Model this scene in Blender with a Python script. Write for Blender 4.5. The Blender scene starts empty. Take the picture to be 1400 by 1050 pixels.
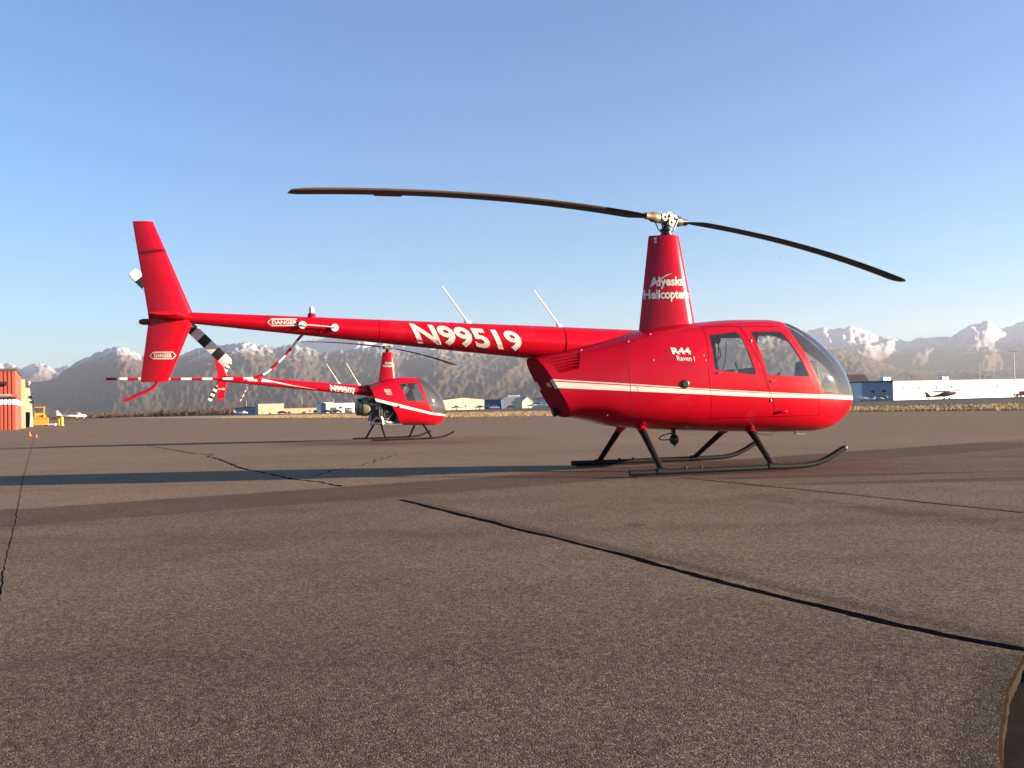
import bpy, bmesh, math, random
from mathutils import Vector, Matrix, noise, geometry
from mathutils.bvhtree import BVHTree
R = math.radians
sc = bpy.context.scene
COL = sc.collection

# ------------------------------------------------------------------ camera
CAM_H = 0.85
PITCH, ROLL = R(1.4), R(1.4)
fwd = Vector((0, math.cos(PITCH), math.sin(PITCH)))
up0 = Vector((0, -math.sin(PITCH), math.cos(PITCH)))
rt0 = Vector((1, 0, 0))
rt = rt0 * math.cos(ROLL) - up0 * math.sin(ROLL)
upv = up0 * math.cos(ROLL) + rt0 * math.sin(ROLL)
cam_d = bpy.data.cameras.new('camera')
cam_d.sensor_width = 36.0
cam_d.lens = 32.4
cam_d.clip_start = 0.05
cam_d.clip_end = 90000
cam = bpy.data.objects.new('camera', cam_d)
COL.objects.link(cam)
cam.matrix_world = Matrix(((rt.x, upv.x, -fwd.x, 0), (rt.y, upv.y, -fwd.y, 0), (rt.z, upv.z, -fwd.z, CAM_H), (0, 0, 0, 1)))
sc.camera = cam

# ------------------------------------------------------------------ sky, sun, exposure
SUN_EL = R(9.2)
SUN_AZ = R(-6.0)            # from +X towards +Y
SKY_STRENGTH = 0.074
SUN_STRENGTH = 5.0
sun_dir = Vector((math.cos(SUN_EL) * math.cos(SUN_AZ), math.cos(SUN_EL) * math.sin(SUN_AZ), math.sin(SUN_EL)))
world = bpy.data.worlds.new('World')
sc.world = world
world.use_nodes = True
wn = world.node_tree
wn.nodes.clear()
sky = wn.nodes.new('ShaderNodeTexSky')
sky.sky_type = 'NISHITA'
sky.sun_disc = False
sky.sun_elevation = SUN_EL
sky.sun_rotation = R(90) - SUN_AZ
sky.altitude = 0
sky.air_density = 1.0
sky.dust_density = 0.4
sky.ozone_density = 4.8
bg = wn.nodes.new('ShaderNodeBackground')
bg.inputs['Strength'].default_value = SKY_STRENGTH
wo = wn.nodes.new('ShaderNodeOutputWorld')
wn.links.new(sky.outputs[0], bg.inputs['Color'])
wn.links.new(bg.outputs[0], wo.inputs['Surface'])
sun_d = bpy.data.lights.new('sun', 'SUN')
sun_d.energy = SUN_STRENGTH
sun_d.angle = R(0.53)
sun_d.color = (1.0, 0.79, 0.56)
sun = bpy.data.objects.new('sun', sun_d)
sun.rotation_euler = sun_dir.to_track_quat('Z', 'Y').to_euler()
sun.location = sun_dir * 200
COL.objects.link(sun)
vs = sc.view_settings
vs.view_transform = 'Standard'
vs.look = 'None'
vs.gamma = 1.0
vs.use_curve_mapping = False
vs.exposure = 2.05
sc.cycles.volume_bounces = 0
sc.cycles.max_bounces = 8
sc.cycles.transparent_max_bounces = 16

# ------------------------------------------------------------------ materials
class NT:
    def __init__(s, name):
        s.m = bpy.data.materials.new(name)
        s.m.use_nodes = True
        s.t = s.m.node_tree
        s.t.nodes.clear()
        s.out = s.t.nodes.new('ShaderNodeOutputMaterial')
    def n(s, kind, **kw):
        nd = s.t.nodes.new('ShaderNode' + kind)
        for k, v in kw.items():
            if k.startswith('i_'):
                nd.inputs[k[2:].replace('_', ' ')].default_value = v
            else:
                setattr(nd, k, v)
        return nd
    def l(s, a, b):
        s.t.links.new(a, b)
    def math(s, op, a, b=None, c=None, clamp=False):
        nd = s.n('Math', operation=op, use_clamp=clamp)
        for i, v in enumerate((a, b, c)):
            if v is None: continue
            if isinstance(v, (int, float)): nd.inputs[i].default_value = v
            else: s.l(v, nd.inputs[i])
        return nd.outputs[0]
    def mix(s, fac, a, b, blend='MIX'):
        nd = s.n('MixRGB', blend_type=blend)
        for i, v in enumerate((fac, a, b)):
            if isinstance(v, (int, float)): nd.inputs[i].default_value = v if i == 0 else (v, v, v, 1)
            elif isinstance(v, tuple): nd.inputs[i].default_value = v if len(v) == 4 else v + (1,)
            else: s.l(v, nd.inputs[i])
        return nd.outputs[0]
    def noise(s, co, scale, detail=4, rough=0.55, out='Fac'):
        nd = s.n('TexNoise')
        nd.inputs['Scale'].default_value = scale
        nd.inputs['Detail'].default_value = detail
        nd.inputs['Roughness'].default_value = rough
        if co is not None: s.l(co, nd.inputs['Vector'])
        return nd.outputs[out]
    def ramp(s, fac, stops):
        nd = s.n('ValToRGB')
        cr = nd.color_ramp
        while len(cr.elements) < len(stops): cr.elements.new(0.5)
        for e, (p, c) in zip(cr.elements, stops):
            e.position = p
            e.color = (c, c, c, 1) if isinstance(c, (int, float)) else c + (1,)
        s.l(fac, nd.inputs[0])
        return nd.outputs[0]
    def sstep(s, x, a, b):
        nd = s.n('MapRange', interpolation_type='SMOOTHSTEP')
        s.l(x, nd.inputs['Value'])
        nd.inputs['From Min'].default_value = a
        nd.inputs['From Max'].default_value = b
        return nd.outputs[0]
    def princ(s, base=None, rough=0.5, metal=0.0, coat=0.0, spec=0.5, bump=None, bstr=0.3, bdist=0.01):
        p = s.n('BsdfPrincipled')
        if isinstance(base, tuple): p.inputs['Base Color'].default_value = base + (1,)
        elif base is not None: s.l(base, p.inputs['Base Color'])
        if isinstance(rough, (int, float)): p.inputs['Roughness'].default_value = rough
        else: s.l(rough, p.inputs['Roughness'])
        p.inputs['Metallic'].default_value = metal
        p.inputs['Coat Weight'].default_value = coat
        p.inputs['Coat Roughness'].default_value = 0.06
        p.inputs['Specular IOR Level'].default_value = spec
        if bump is not None:
            b = s.n('Bump')
            b.inputs['Strength'].default_value = bstr
            b.inputs['Distance'].default_value = bdist
            s.l(bump, b.inputs['Height'])
            s.l(b.outputs[0], p.inputs['Normal'])
        s.l(p.outputs[0], s.out.inputs['Surface'])
        return p

def mat(name, col, rough=0.5, metal=0.0, coat=0.0, var=0.15, scale=6.0, spec=0.4, bump=0.0):
    """plain surface with a little wear: colour and gloss wander with noise"""
    t = NT(name)
    co = t.n('TexCoord').outputs['Object']
    nz = t.noise(co, scale, 5, 0.6)
    lo = tuple(c * (1 - var) for c in col)
    hi = tuple(min(1, c * (1 + var)) for c in col)
    base = t.mix(nz, lo, hi)
    nr = t.noise(co, scale * 2.3, 4)
    rg = t.math('ADD', t.math('MULTIPLY', nr, 0.16 * min(1, rough * 3)), max(0.02, rough - 0.08 * min(1, rough * 3)))
    t.princ(base, rg, metal, coat, spec, nz if bump else None, bump, 0.01)
    return t.m

M = {}
M['white'] = mat('white_paint', (0.80, 0.78, 0.74), 0.35, var=0.06)
M['decal'] = mat('white_lettering', (0.66, 0.61, 0.53), 0.4, var=0.05)
M['dark'] = mat('black_paint', (0.018, 0.017, 0.018), 0.35, var=0.3)
M['skid'] = mat('skid_black', (0.009, 0.009, 0.009), 0.5, var=0.4, scale=9, spec=0.18)
M['rubber'] = mat('rubber', (0.02, 0.02, 0.02), 0.75)
M['seam'] = mat('seam_dark', (0.05, 0.006, 0.008), 0.7)
M['liner'] = mat('cabin_lining', (0.10, 0.095, 0.09), 0.8)
M['leather'] = mat('seat_leather', (0.05, 0.048, 0.05), 0.55, scale=14)
M['panel'] = mat('instrument_black', (0.03, 0.03, 0.034), 0.5)
M['brass'] = mat('hub_metal', (0.24, 0.185, 0.115), 0.5, 0.45, scale=22, var=0.3)
M['steel'] = mat('bare_steel', (0.50, 0.48, 0.45), 0.35, 0.9, scale=12)
M['dull'] = mat('dull_metal', (0.075, 0.068, 0.062), 0.5, 0.4, scale=15, var=0.35)
M['blade'] = mat('rotor_blade_black', (0.007, 0.007, 0.008), 0.5, var=0.35, scale=3, spec=0.15)
M['edge'] = mat('blade_leading_edge', (0.30, 0.27, 0.25), 0.38, 0.5, var=0.2, scale=8)
M['trw'] = mat('blade_white', (0.76, 0.73, 0.66), 0.4, var=0.08)
M['trb'] = mat('blade_band_black', (0.02, 0.02, 0.02), 0.4)
M['dkred'] = mat('dark_red_lens', (0.20, 0.01, 0.015), 0.2)
M['lens'] = mat('lamp_lens', (0.55, 0.53, 0.50), 0.15)
M['olive'] = mat('fan_housing', (0.17, 0.15, 0.10), 0.5, var=0.3)

def red_paint(name, stripe=None):
    """glossy red with faint waviness, dust towards rough patches; stripe = function building a paint mask"""
    t = NT(name)
    co = t.n('TexCoord').outputs['Object']
    sep = t.n('SeparateXYZ')
    t.l(co, sep.inputs[0])
    nz = t.noise(co, 2.2, 6, 0.6)
    fine = t.noise(co, 40, 3)
    base = t.mix(nz, (0.40, 0.0012, 0.010), (0.47, 0.002, 0.014))
    dirt = t.sstep(nz, 0.56, 0.78)
    base = t.mix(t.math('MULTIPLY', dirt, 0.10), base, (0.30, 0.10, 0.08))
    if stripe: base = stripe(t, sep, base)
    rough = t.math('ADD', 0.22, t.math('MULTIPLY', t.math('ADD', dirt, t.math('MULTIPLY', fine, 0.4)), 0.12))
    wav = t.noise(co, 5.0, 2, 0.4)
    p = t.princ(base, rough, 0, 0.22, 0.22, wav, 0.10, 0.02)
    p.inputs['Specular Tint'].default_value = (1, 1, 1, 1)
    return t.m

def stripe44(t, sep, base):
    x, z = sep.outputs[0], sep.outputs[2]
    # white band with a thin line above, edges interpolated along the side of the cabin
    def fc(pts):
        nd = t.n('FloatCurve')
        c = nd.mapping.curves[0]
        xs = [(p[0] + 2.0) / 5.0 for p in pts]
        while len(c.points) < len(pts): c.points.new(0.5, 0.5)
        for q, xx, p in zip(c.points, xs, pts):
            q.location = (xx, p[1] / 2.0); q.handle_type = 'AUTO_CLAMPED'
        nd.mapping.update()
        nd.inputs['Factor'].default_value = 1.0
        t.l(t.math('DIVIDE', t.math('ADD', x, 2.0), 5.0), nd.inputs['Value'])
        return t.math('MULTIPLY', nd.outputs[0], 2.0)
    top = fc([(-1.9, 1.180), (-1.642, 1.159), (-0.88, 1.098), (-0.06, 1.028), (1.018, 0.952), (1.663, 0.915), (2.281, 0.887), (2.7, 0.872)])
    bot = fc([(-1.9, 1.078), (-1.645, 1.060), (-0.88, 1.008), (-0.06, 0.954), (1.018, 0.888), (1.663, 0.864), (2.28, 0.836), (2.7, 0.822)])
    h = t.math('SUBTRACT', top, bot)
    u = t.math('DIVIDE', t.math('SUBTRACT', z, bot), h)
    inside = t.math('MULTIPLY', t.sstep(u, -0.03, 0.03), t.math('SUBTRACT', 1.0, t.sstep(u, 0.97, 1.03)))
    gap = t.math('MULTIPLY', t.sstep(u, 0.70, 0.74), t.math('SUBTRACT', 1.0, t.sstep(u, 0.84, 0.88)))
    red_gap = t.math('SUBTRACT', inside, t.math('MULTIPLY', gap, inside))
    aft = t.sstep(x, -1.72, -1.71)
    return t.mix(t.math('MULTIPLY', red_gap, aft), base, (0.80, 0.70, 0.58))

def stripe22(t, sep, base):
    x, z = sep.outputs[0], sep.outputs[2]
    def line(x0, z0, x1, z1):
        k = (z1 - z0) / (x1 - x0)
        return t.math('MULTIPLY_ADD', x, k, z0 - k * x0)
    top = t.math('MAXIMUM', line(-0.45, 1.157, 1.12, 0.737), line(1.12, 0.737, 1.72, 0.655))
    bot = t.math('MAXIMUM', line(-0.42, 1.050, 1.12, 0.680), line(1.12, 0.680, 1.72, 0.620))
    m = t.math('MULTIPLY', t.sstep(t.math('SUBTRACT', z, bot), -0.003, 0.003), t.sstep(t.math('SUBTRACT', top, z), -0.003, 0.003))
    return t.mix(m, base, (0.80, 0.72, 0.62))

M['red'] = red_paint('red_gloss_paint')
M['red44'] = red_paint('red_gloss_striped_cabin', stripe44)
M['red22'] = red_paint('red_gloss_striped_small_cabin', stripe22)

M['redshaded'] = mat('red_shaded_panel', (0.26, 0.004, 0.012), 0.7, spec=0.04)  # rear cowling panel: its shade put into a darker, duller red
def glass_mat(name, tint=0.86, haze=0.05):
    t = NT(name)
    tr = t.n('BsdfTransparent'); tr.inputs[0].default_value = (tint, tint, tint * 0.98, 1)
    gl = t.n('BsdfGlossy'); gl.inputs['Roughness'].default_value = 0.035
    df = t.n('BsdfDiffuse'); df.inputs[0].default_value = (0.5, 0.45, 0.38, 1)
    m1 = t.n('MixShader'); m1.inputs[0].default_value = haze
    t.l(tr.outputs[0], m1.inputs[1]); t.l(df.outputs[0], m1.inputs[2])
    fr = t.n('Fresnel'); fr.inputs[0].default_value = 1.49
    m2 = t.n('MixShader')
    t.l(t.math('MULTIPLY', fr.outputs[0], 1.5, clamp=True), m2.inputs[0])
    t.l(m1.outputs[0], m2.inputs[1]); t.l(gl.outputs[0], m2.inputs[2])
    t.l(m2.outputs[0], t.out.inputs['Surface'])
    return t.m
M['glass'] = glass_mat('window_acrylic', 0.90, 0.04)
M['screen'] = glass_mat('windshield_acrylic', 0.88, 0.07)

# ------------------------------------------------------------------ mesh helpers
class MB:
    def __init__(s): s.v, s.f, s.mi = [], [], []
    def add(s, v, f, m=0):
        o = len(s.v)
        s.v += [tuple(p) for p in v]
        s.f += [tuple(i + o for i in q) for q in f]
        s.mi += [m] * len(f)
        return s
    def box(s, x0, x1, y0, y1, z0, z1, m=0, taper=0.0):
        t = taper
        v = [(x0, y0, z0), (x1, y0, z0), (x1, y1, z0), (x0, y1, z0), (x0 + t, y0 + t, z1), (x1 - t, y0 + t, z1), (x1 - t, y1 - t, z1), (x0 + t, y1 - t, z1)]
        return s.add(v, [(3, 2, 1, 0), (4, 5, 6, 7), (0, 1, 5, 4), (1, 2, 6, 5), (2, 3, 7, 6), (3, 0, 4, 7)], m)
    def prism(s, poly, axis, a, b, m=0):
        """polygon (u,v) extruded along an axis from a to b"""
        n = len(poly)
        def P(u, v, w): return {'x': (w, u, v), 'y': (u, w, v), 'z': (u, v, w)}[axis]
        v = [P(u, w, a) for u, w in poly] + [P(u, w, b) for u, w in poly]
        f = [tuple(range(n))[::-1], tuple(range(n, 2 * n))] + [(i, (i + 1) % n, n + (i + 1) % n, n + i) for i in range(n)]
        return s.add(v, f, m)
    def tube(s, pts, r, seg=12, m=0, flat=None, mfun=None):
        """round or elliptic tube along a path; r a number or one per point; flat = (dir, factor) squashes"""
        P = [Vector(p) for p in pts]
        n = len(P)
        rs = r if isinstance(r, (list, tuple)) else [r] * n
        T = []
        for i in range(n):
            d = P[min(i + 1, n - 1)] - P[max(i - 1, 0)]
            T.append(d.normalized())
        ref = Vector((0, 0, 1)) if abs(T[0].z) < 0.9 else Vector((1, 0, 0))
        o = len(s.v)
        X = T[0].cross(ref).normalized()
        for i in range(n):
            X = (X - T[i] * X.dot(T[i])).normalized()
            Y = T[i].cross(X)
            for k in range(seg):
                a = 2 * math.pi * k / seg
                q = (X * math.cos(a) + Y * math.sin(a)) * rs[i]
                if flat:
                    fd = Vector(flat[0]).normalized()
                    q = q - fd * q.dot(fd) * (1 - flat[1])
                s.v.append(tuple(P[i] + q))
        for i in range(n - 1):
            mm = mfun(i) if mfun else m
            for k in range(seg):
                a, b = o + i * seg + k, o + i * seg + (k + 1) % seg
                s.f.append((a, b, b + seg, a + seg)); s.mi.append(mm)
        s.f.append(tuple(o + k for k in range(seg))[::-1]); s.mi.append(mfun(0) if mfun else m)
        s.f.append(tuple(o + (n - 1) * seg + k for k in range(seg))); s.mi.append(mfun(n - 2) if mfun else m)
        return s
    def cyl(s, p, q, r, r2=None, seg=16, m=0):
        return s.tube([p, q], [r, r if r2 is None else r2], seg, m)
    def lathe(s, prof, c, axis='z', seg=24, m=0):
        """profile (radius, height) turned about an axis through c"""
        o = len(s.v)
        for r_, h in prof:
            for k in range(seg):
                a = 2 * math.pi * k / seg
                u, w = r_ * math.cos(a), r_ * math.sin(a)
                p = {'z': (u, w, h), 'y': (u, h, w), 'x': (h, u, w)}[axis]
                s.v.append((c[0] + p[0], c[1] + p[1], c[2] + p[2]))
        for i in range(len(prof) - 1):
            for k in range(seg):
                a, b = o + i * seg + k, o + i * seg + (k + 1) % seg
                s.f.append((a, b, b + seg, a + seg)); s.mi.append(m)
        s.f.append(tuple(o + k for k in range(seg))[::-1]); s.mi.append(m)
        e = o + (len(prof) - 1) * seg
        s.f.append(tuple(e + k for k in range(seg))); s.mi.append(m)
        return s
    def ball(s, c, rx, ry=None, rz=None, seg=16, rings=10, m=0):
        ry = rx if ry is None else ry; rz = rx if rz is None else rz
        o = len(s.v)
        for i in range(1, rings):
            ph = math.pi * i / rings
            for k in range(seg):
                a = 2 * math.pi * k / seg
                s.v.append((c[0] + rx * math.sin(ph) * math.cos(a), c[1] + ry * math.sin(ph) * math.sin(a), c[2] + rz * math.cos(ph)))
        s.v.append((c[0], c[1], c[2] + rz)); s.v.append((c[0], c[1], c[2] - rz))
        t_, b_ = len(s.v) - 2, len(s.v) - 1
        for i in range(rings - 2):
            for k in range(seg):
                a, b = o + i * seg + k, o + i * seg + (k + 1) % seg
                s.f.append((a, a + seg, b + seg, b)); s.mi.append(m)
        for k in range(seg):
            s.f.append((t_, o + k, o + (k + 1) % seg)); s.mi.append(m)
            e = o + (rings - 2) * seg
            s.f.append((b_, e + (k + 1) % seg, e + k)); s.mi.append(m)
        return s
    def rings(s, rr, m=0, cap=True, closed=True):
        """list of equal-length vertex loops skinned together"""
        o = len(s.v); n = len(rr[0])
        for ring in rr: s.v += [tuple(p) for p in ring]
        for i in range(len(rr) - 1):
            for k in range(n if closed else n - 1):
                a, b = o + i * n + k, o + i * n + (k + 1) % n
                s.f.append((a, b, b + n, a + n)); s.mi.append(m)
        if cap:
            s.f.append(tuple(o + k for k in range(n))[::-1]); s.mi.append(m)
            e = o + (len(rr) - 1) * n
            s.f.append(tuple(e + k for k in range(n))); s.mi.append(m)
        return s
    def mesh(s, name, mats, smooth=35, normals=None, recalc=True):
        me = bpy.data.meshes.new(name)
        me.from_pydata(s.v, [], s.f)
        for mm in (mats if isinstance(mats, (list, tuple)) else [mats]): me.materials.append(mm)
        me.polygons.foreach_set('material_index', s.mi)
        if recalc:
            bm = bmesh.new(); bm.from_mesh(me)
            bmesh.ops.recalc_face_normals(bm, faces=bm.faces)
            bm.to_mesh(me); bm.free()
        if smooth:
            me.polygons.foreach_set('use_smooth', [True] * len(me.polygons))
            if normals: me.normals_split_custom_set_from_vertices(normals)
            else: me.set_sharp_from_angle(angle=R(smooth))
        me.update()
        return me
    def build(s, name, mats, parent=None, smooth=35, bevel=0.0, **kw):
        o = bpy.data.objects.new(name, s.mesh(name, mats, smooth, **kw))
        COL.objects.link(o)
        if parent is not None: o.parent = parent
        if bevel:
            b = o.modifiers.new('bevel', 'BEVEL'); b.width = bevel; b.segments = 2; b.limit_method = 'ANGLE'
        return o

def tag(o, label=None, cat=None, group=None, kind=None):
    if label: o['label'] = label
    if cat: o['category'] = cat
    if group: o['group'] = group
    if kind: o['kind'] = kind
    return o
def empty(name, loc, rz=0.0, label=None, cat=None, group=None):
    o = bpy.data.objects.new(name, None)
    o.empty_display_size = 0.3
    COL.objects.link(o)
    o.location = loc
    o.rotation_euler = (0, 0, rz)
    return tag(o, label, cat, group)
def copy_tree(o, parent=None):
    c = o.copy(); COL.objects.link(c); c.parent = parent
    for ch in [q for q in o.children]: copy_tree(ch, c)
    return c

def pchip(pts):
    xs = [p[0] for p in pts]; ys = [p[1] for p in pts]; n = len(xs)
    h = [xs[i + 1] - xs[i] for i in range(n - 1)]
    d = [(ys[i + 1] - ys[i]) / h[i] for i in range(n - 1)]
    m = [0.0] * n; m[0] = d[0]; m[-1] = d[-1]
    for i in range(1, n - 1):
        if d[i - 1] * d[i] > 0:
            w1 = 2 * h[i] + h[i - 1]; w2 = h[i] + 2 * h[i - 1]
            m[i] = (w1 + w2) / (w1 / d[i - 1] + w2 / d[i])
    def f(x):
        if x <= xs[0]: return ys[0]
        if x >= xs[-1]: return ys[-1]
        i = 0
        while x > xs[i + 1]: i += 1
        t = (x - xs[i]) / h[i]
        return ((2 * t**3 - 3 * t * t + 1) * ys[i] + (t**3 - 2 * t * t + t) * h[i] * m[i] + (-2 * t**3 + 3 * t * t) * ys[i + 1] + (t**3 - t * t) * h[i] * m[i + 1])
    return f

def loft_bm(L, xs, nseg):
    bm = bmesh.new()
    rings = []
    for x in xs:
        zc, w, zt, zb, nt, nb = L['zc'](x), L['w'](x), L['zt'](x), L['zb'](x), L['nt'](x), L['nb'](x)
        ring = []
        for k in range(nseg):
            a = 2 * math.pi * k / nseg
            c, s = math.cos(a), math.sin(a)
            n = nt if s >= 0 else nb
            H = (zt - zc) if s >= 0 else (zc - zb)
            y = w * math.copysign(abs(c) ** (2 / n), c)
            z = zc + H * math.copysign(abs(s) ** (2 / n), s)
            ring.append(bm.verts.new((x, y, z)))
        rings.append(ring)
    for i in range(len(rings) - 1):
        for k in range(nseg):
            k2 = (k + 1) % nseg
            bm.faces.new((rings[i][k], rings[i + 1][k], rings[i + 1][k2], rings[i][k2]))
    bm.faces.new(rings[-1])
    bmesh.ops.recalc_face_normals(bm, faces=bm.faces)
    return bm

def cut_lines(bm, segs, pad=0.03):
    """score the skin along line segments drawn on its side view"""
    for (x0, z0), (x1, z1) in segs:
        lx, hx, lz, hz = min(x0, x1) - pad, max(x0, x1) + pad, min(z0, z1) - pad, max(z0, z1) + pad
        fs = []
        for f in bm.faces:
            ax = [v.co.x for v in f.verts]; az = [v.co.z for v in f.verts]
            if max(ax) > lx and min(ax) < hx and max(az) > lz and min(az) < hz: fs.append(f)
        es = {e for f in fs for e in f.edges}; vv = {v for f in fs for v in f.verts}
        nrm = Vector((z1 - z0, 0, -(x1 - x0))).normalized()
        bmesh.ops.bisect_plane(bm, geom=list(vv) + list(es) + fs, plane_co=(x0, 0, z0), plane_no=nrm, dist=1e-5)

def poly_segs(p): return [(p[i], p[(i + 1) % len(p)]) for i in range(len(p))]
def inside(p, x, z):
    r = False
    j = len(p) - 1
    for i in range(len(p)):
        if (p[i][1] > z) != (p[j][1] > z) and x < (p[j][0] - p[i][0]) * (z - p[i][1]) / (p[j][1] - p[i][1]) + p[i][0]: r = not r
        j = i
    return r
def rounded(p, r, k=3):
    out = []
    n = len(p)
    for i in range(n):
        a, b, c = Vector(p[i - 1]), Vector(p[i]), Vector(p[(i + 1) % n])
        u, w = (a - b), (c - b)
        q0, q1 = b + u.normalized() * min(r, u.length * .45), b + w.normalized() * min(r, w.length * .45)
        for j in range(k + 1):
            t = j / k
            out.append(tuple((1 - t)**2 * q0 + 2 * t * (1 - t) * b + t * t * q1))
    return out
def split_skin(bm, classify):
    """pieces of a skin by class; each keeps the normals of the whole"""
    bm.normal_update()
    groups = {}
    for f in bm.faces:
        c = f.calc_center_median()
        groups.setdefault(classify(c, f), []).append(f)
    res = {}
    for key, fs in groups.items():
        idx, vs_, ns_, ff = {}, [], [], []
        for f in fs:
            q = []
            for v in f.verts:
                if v not in idx:
                    idx[v] = len(vs_); vs_.append(v.co.copy()); ns_.append(v.normal.copy())
                q.append(idx[v])
            ff.append(q)
        res[key] = (vs_, ns_, ff)
    return res
def skin_obj(piece, name, mats, parent, offset=0.0):
    vs_, ns_, ff = piece
    mb = MB()
    mb.add([tuple(v + n * offset) for v, n in zip(vs_, ns_)], ff)
    o = bpy.data.objects.new(name, mb.mesh(name, mats, 35, normals=ns_, recalc=False))
    COL.objects.link(o); o.parent = parent
    return o

def text_mesh(body, bold=0.02, squeeze=1.0, res=3):
    cu = bpy.data.curves.new('lettering', 'FONT')
    cu.body = body
    cu.size = 1.0
    cu.offset = bold
    cu.resolution_u = res
    cu.space_character = squeeze
    ob = bpy.data.objects.new('lettering_tmp', cu)
    COL.objects.link(ob)
    dg = bpy.context.evaluated_depsgraph_get()
    me = bpy.data.meshes.new_from_object(ob.evaluated_get(dg))
    bm = bmesh.new(); bm.from_mesh(me)
    bpy.data.objects.remove(ob); bpy.data.curves.remove(cu); bpy.data.meshes.remove(me)
    xs = [v.co.x for v in bm.verts]; ys = [v.co.y for v in bm.verts]
    x0, x1, y0, y1 = min(xs), max(xs), min(0, 0), max(ys)
    for v in bm.verts:
        v.co.x = (v.co.x - x0) / (x1 - x0); v.co.y = v.co.y / y1
    return bm

def decal(name, body, parent, tree, p0, p1, height, shear=0.0, bold=0.02, mats=None, off=0.004, side=-1, grid=10, squeeze=1.0, bm=None):
    """lettering laid on a curved skin: baseline p0 to p1 in (x,z), projected sideways"""
    own = bm is None
    if own: bm = text_mesh(body, bold, squeeze)
    for i in range(1, grid):
        for ax in (0, 1):
            if ax == 1 and i % 2: continue
            co = [0, 0, 0]; co[ax] = i / grid
            no = [0, 0, 0]; no[ax] = 1
            bmesh.ops.bisect_plane(bm, geom=list(bm.verts) + list(bm.edges) + list(bm.faces), plane_co=co, plane_no=no)
    bm.verts.index_update()
    bx, bz = p1[0] - p0[0], p1[1] - p0[1]
    ln = math.hypot(bx, bz)
    nx, nz = -bz / ln, bx / ln
    vs_ = []
    last = side * 0.2
    for v in bm.verts:
        u, w = v.co.x, v.co.y * height
        x = p0[0] + bx * u + nx * w + shear * w
        z = p0[1] + bz * u + nz * w
        hit = tree.ray_cast(Vector((x, side * 3.0, z)), Vector((0, -side, 0)))
        y = hit[0].y if hit[0] is not None else last
        last = y
        vs_.append((x, y + side * off, z))
    mb = MB()
    mb.add(vs_, [[v.index for v in f.verts] for f in bm.faces])
    bm.free()
    return mb.build(name, mats or M['decal'], parent, smooth=0)
def shape_bm(polys):
    bm = bmesh.new()
    for p in polys: bm.faces.new([bm.verts.new((x, y, 0)) for x, y in p])
    return bm
def tree_of(o):
    me = o.data
    return BVHTree.FromPolygons([v.co.copy() for v in me.vertices], [tuple(p.vertices) for p in me.polygons])
def airfoil(x_le, x_te, thick, n=10):
    """closed section, points (x, half thickness) round the profile"""
    c = x_le - x_te
    up_, lo = [], []
    for i in range(n + 1):
        t = (1 - math.cos(math.pi * i / n)) / 2
        y = 5 * thick * (0.2969 * math.sqrt(t) - 0.126 * t - 0.3516 * t * t + 0.2843 * t**3 - 0.1036 * t**4)
        up_.append((x_le - c * t, y)); lo.append((x_le - c * t, -y))
    return up_ + lo[-2:0:-1]

# ================================================================== THE SETTING
rng = random.Random(7)

# ---- base land, out to the mountains
def land_mat():
    t = NT('dry_land')
    co = t.n('TexCoord').outputs['Object']
    n1 = t.noise(co, 0.02, 6, 0.65)
    n2 = t.noise(co, 0.6, 5, 0.6)
    c = t.mix(n1, (0.10, 0.070, 0.045), (0.16, 0.115, 0.070))
    c = t.mix(t.math('MULTIPLY', n2, 0.5), c, (0.06, 0.05, 0.03))
    t.princ(c, 0.95, spec=0.05, bump=n2, bstr=0.5, bdist=0.05)
    return t.m
g = MB()
g.add([(-13500, -300, -0.15), (13500, -300, -0.15), (13500, 17100, -0.15), (-13500, 17100, -0.15)], [(0, 1, 2, 3)])
tag(g.build('ground', land_mat(), smooth=0), kind='structure')

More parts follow.
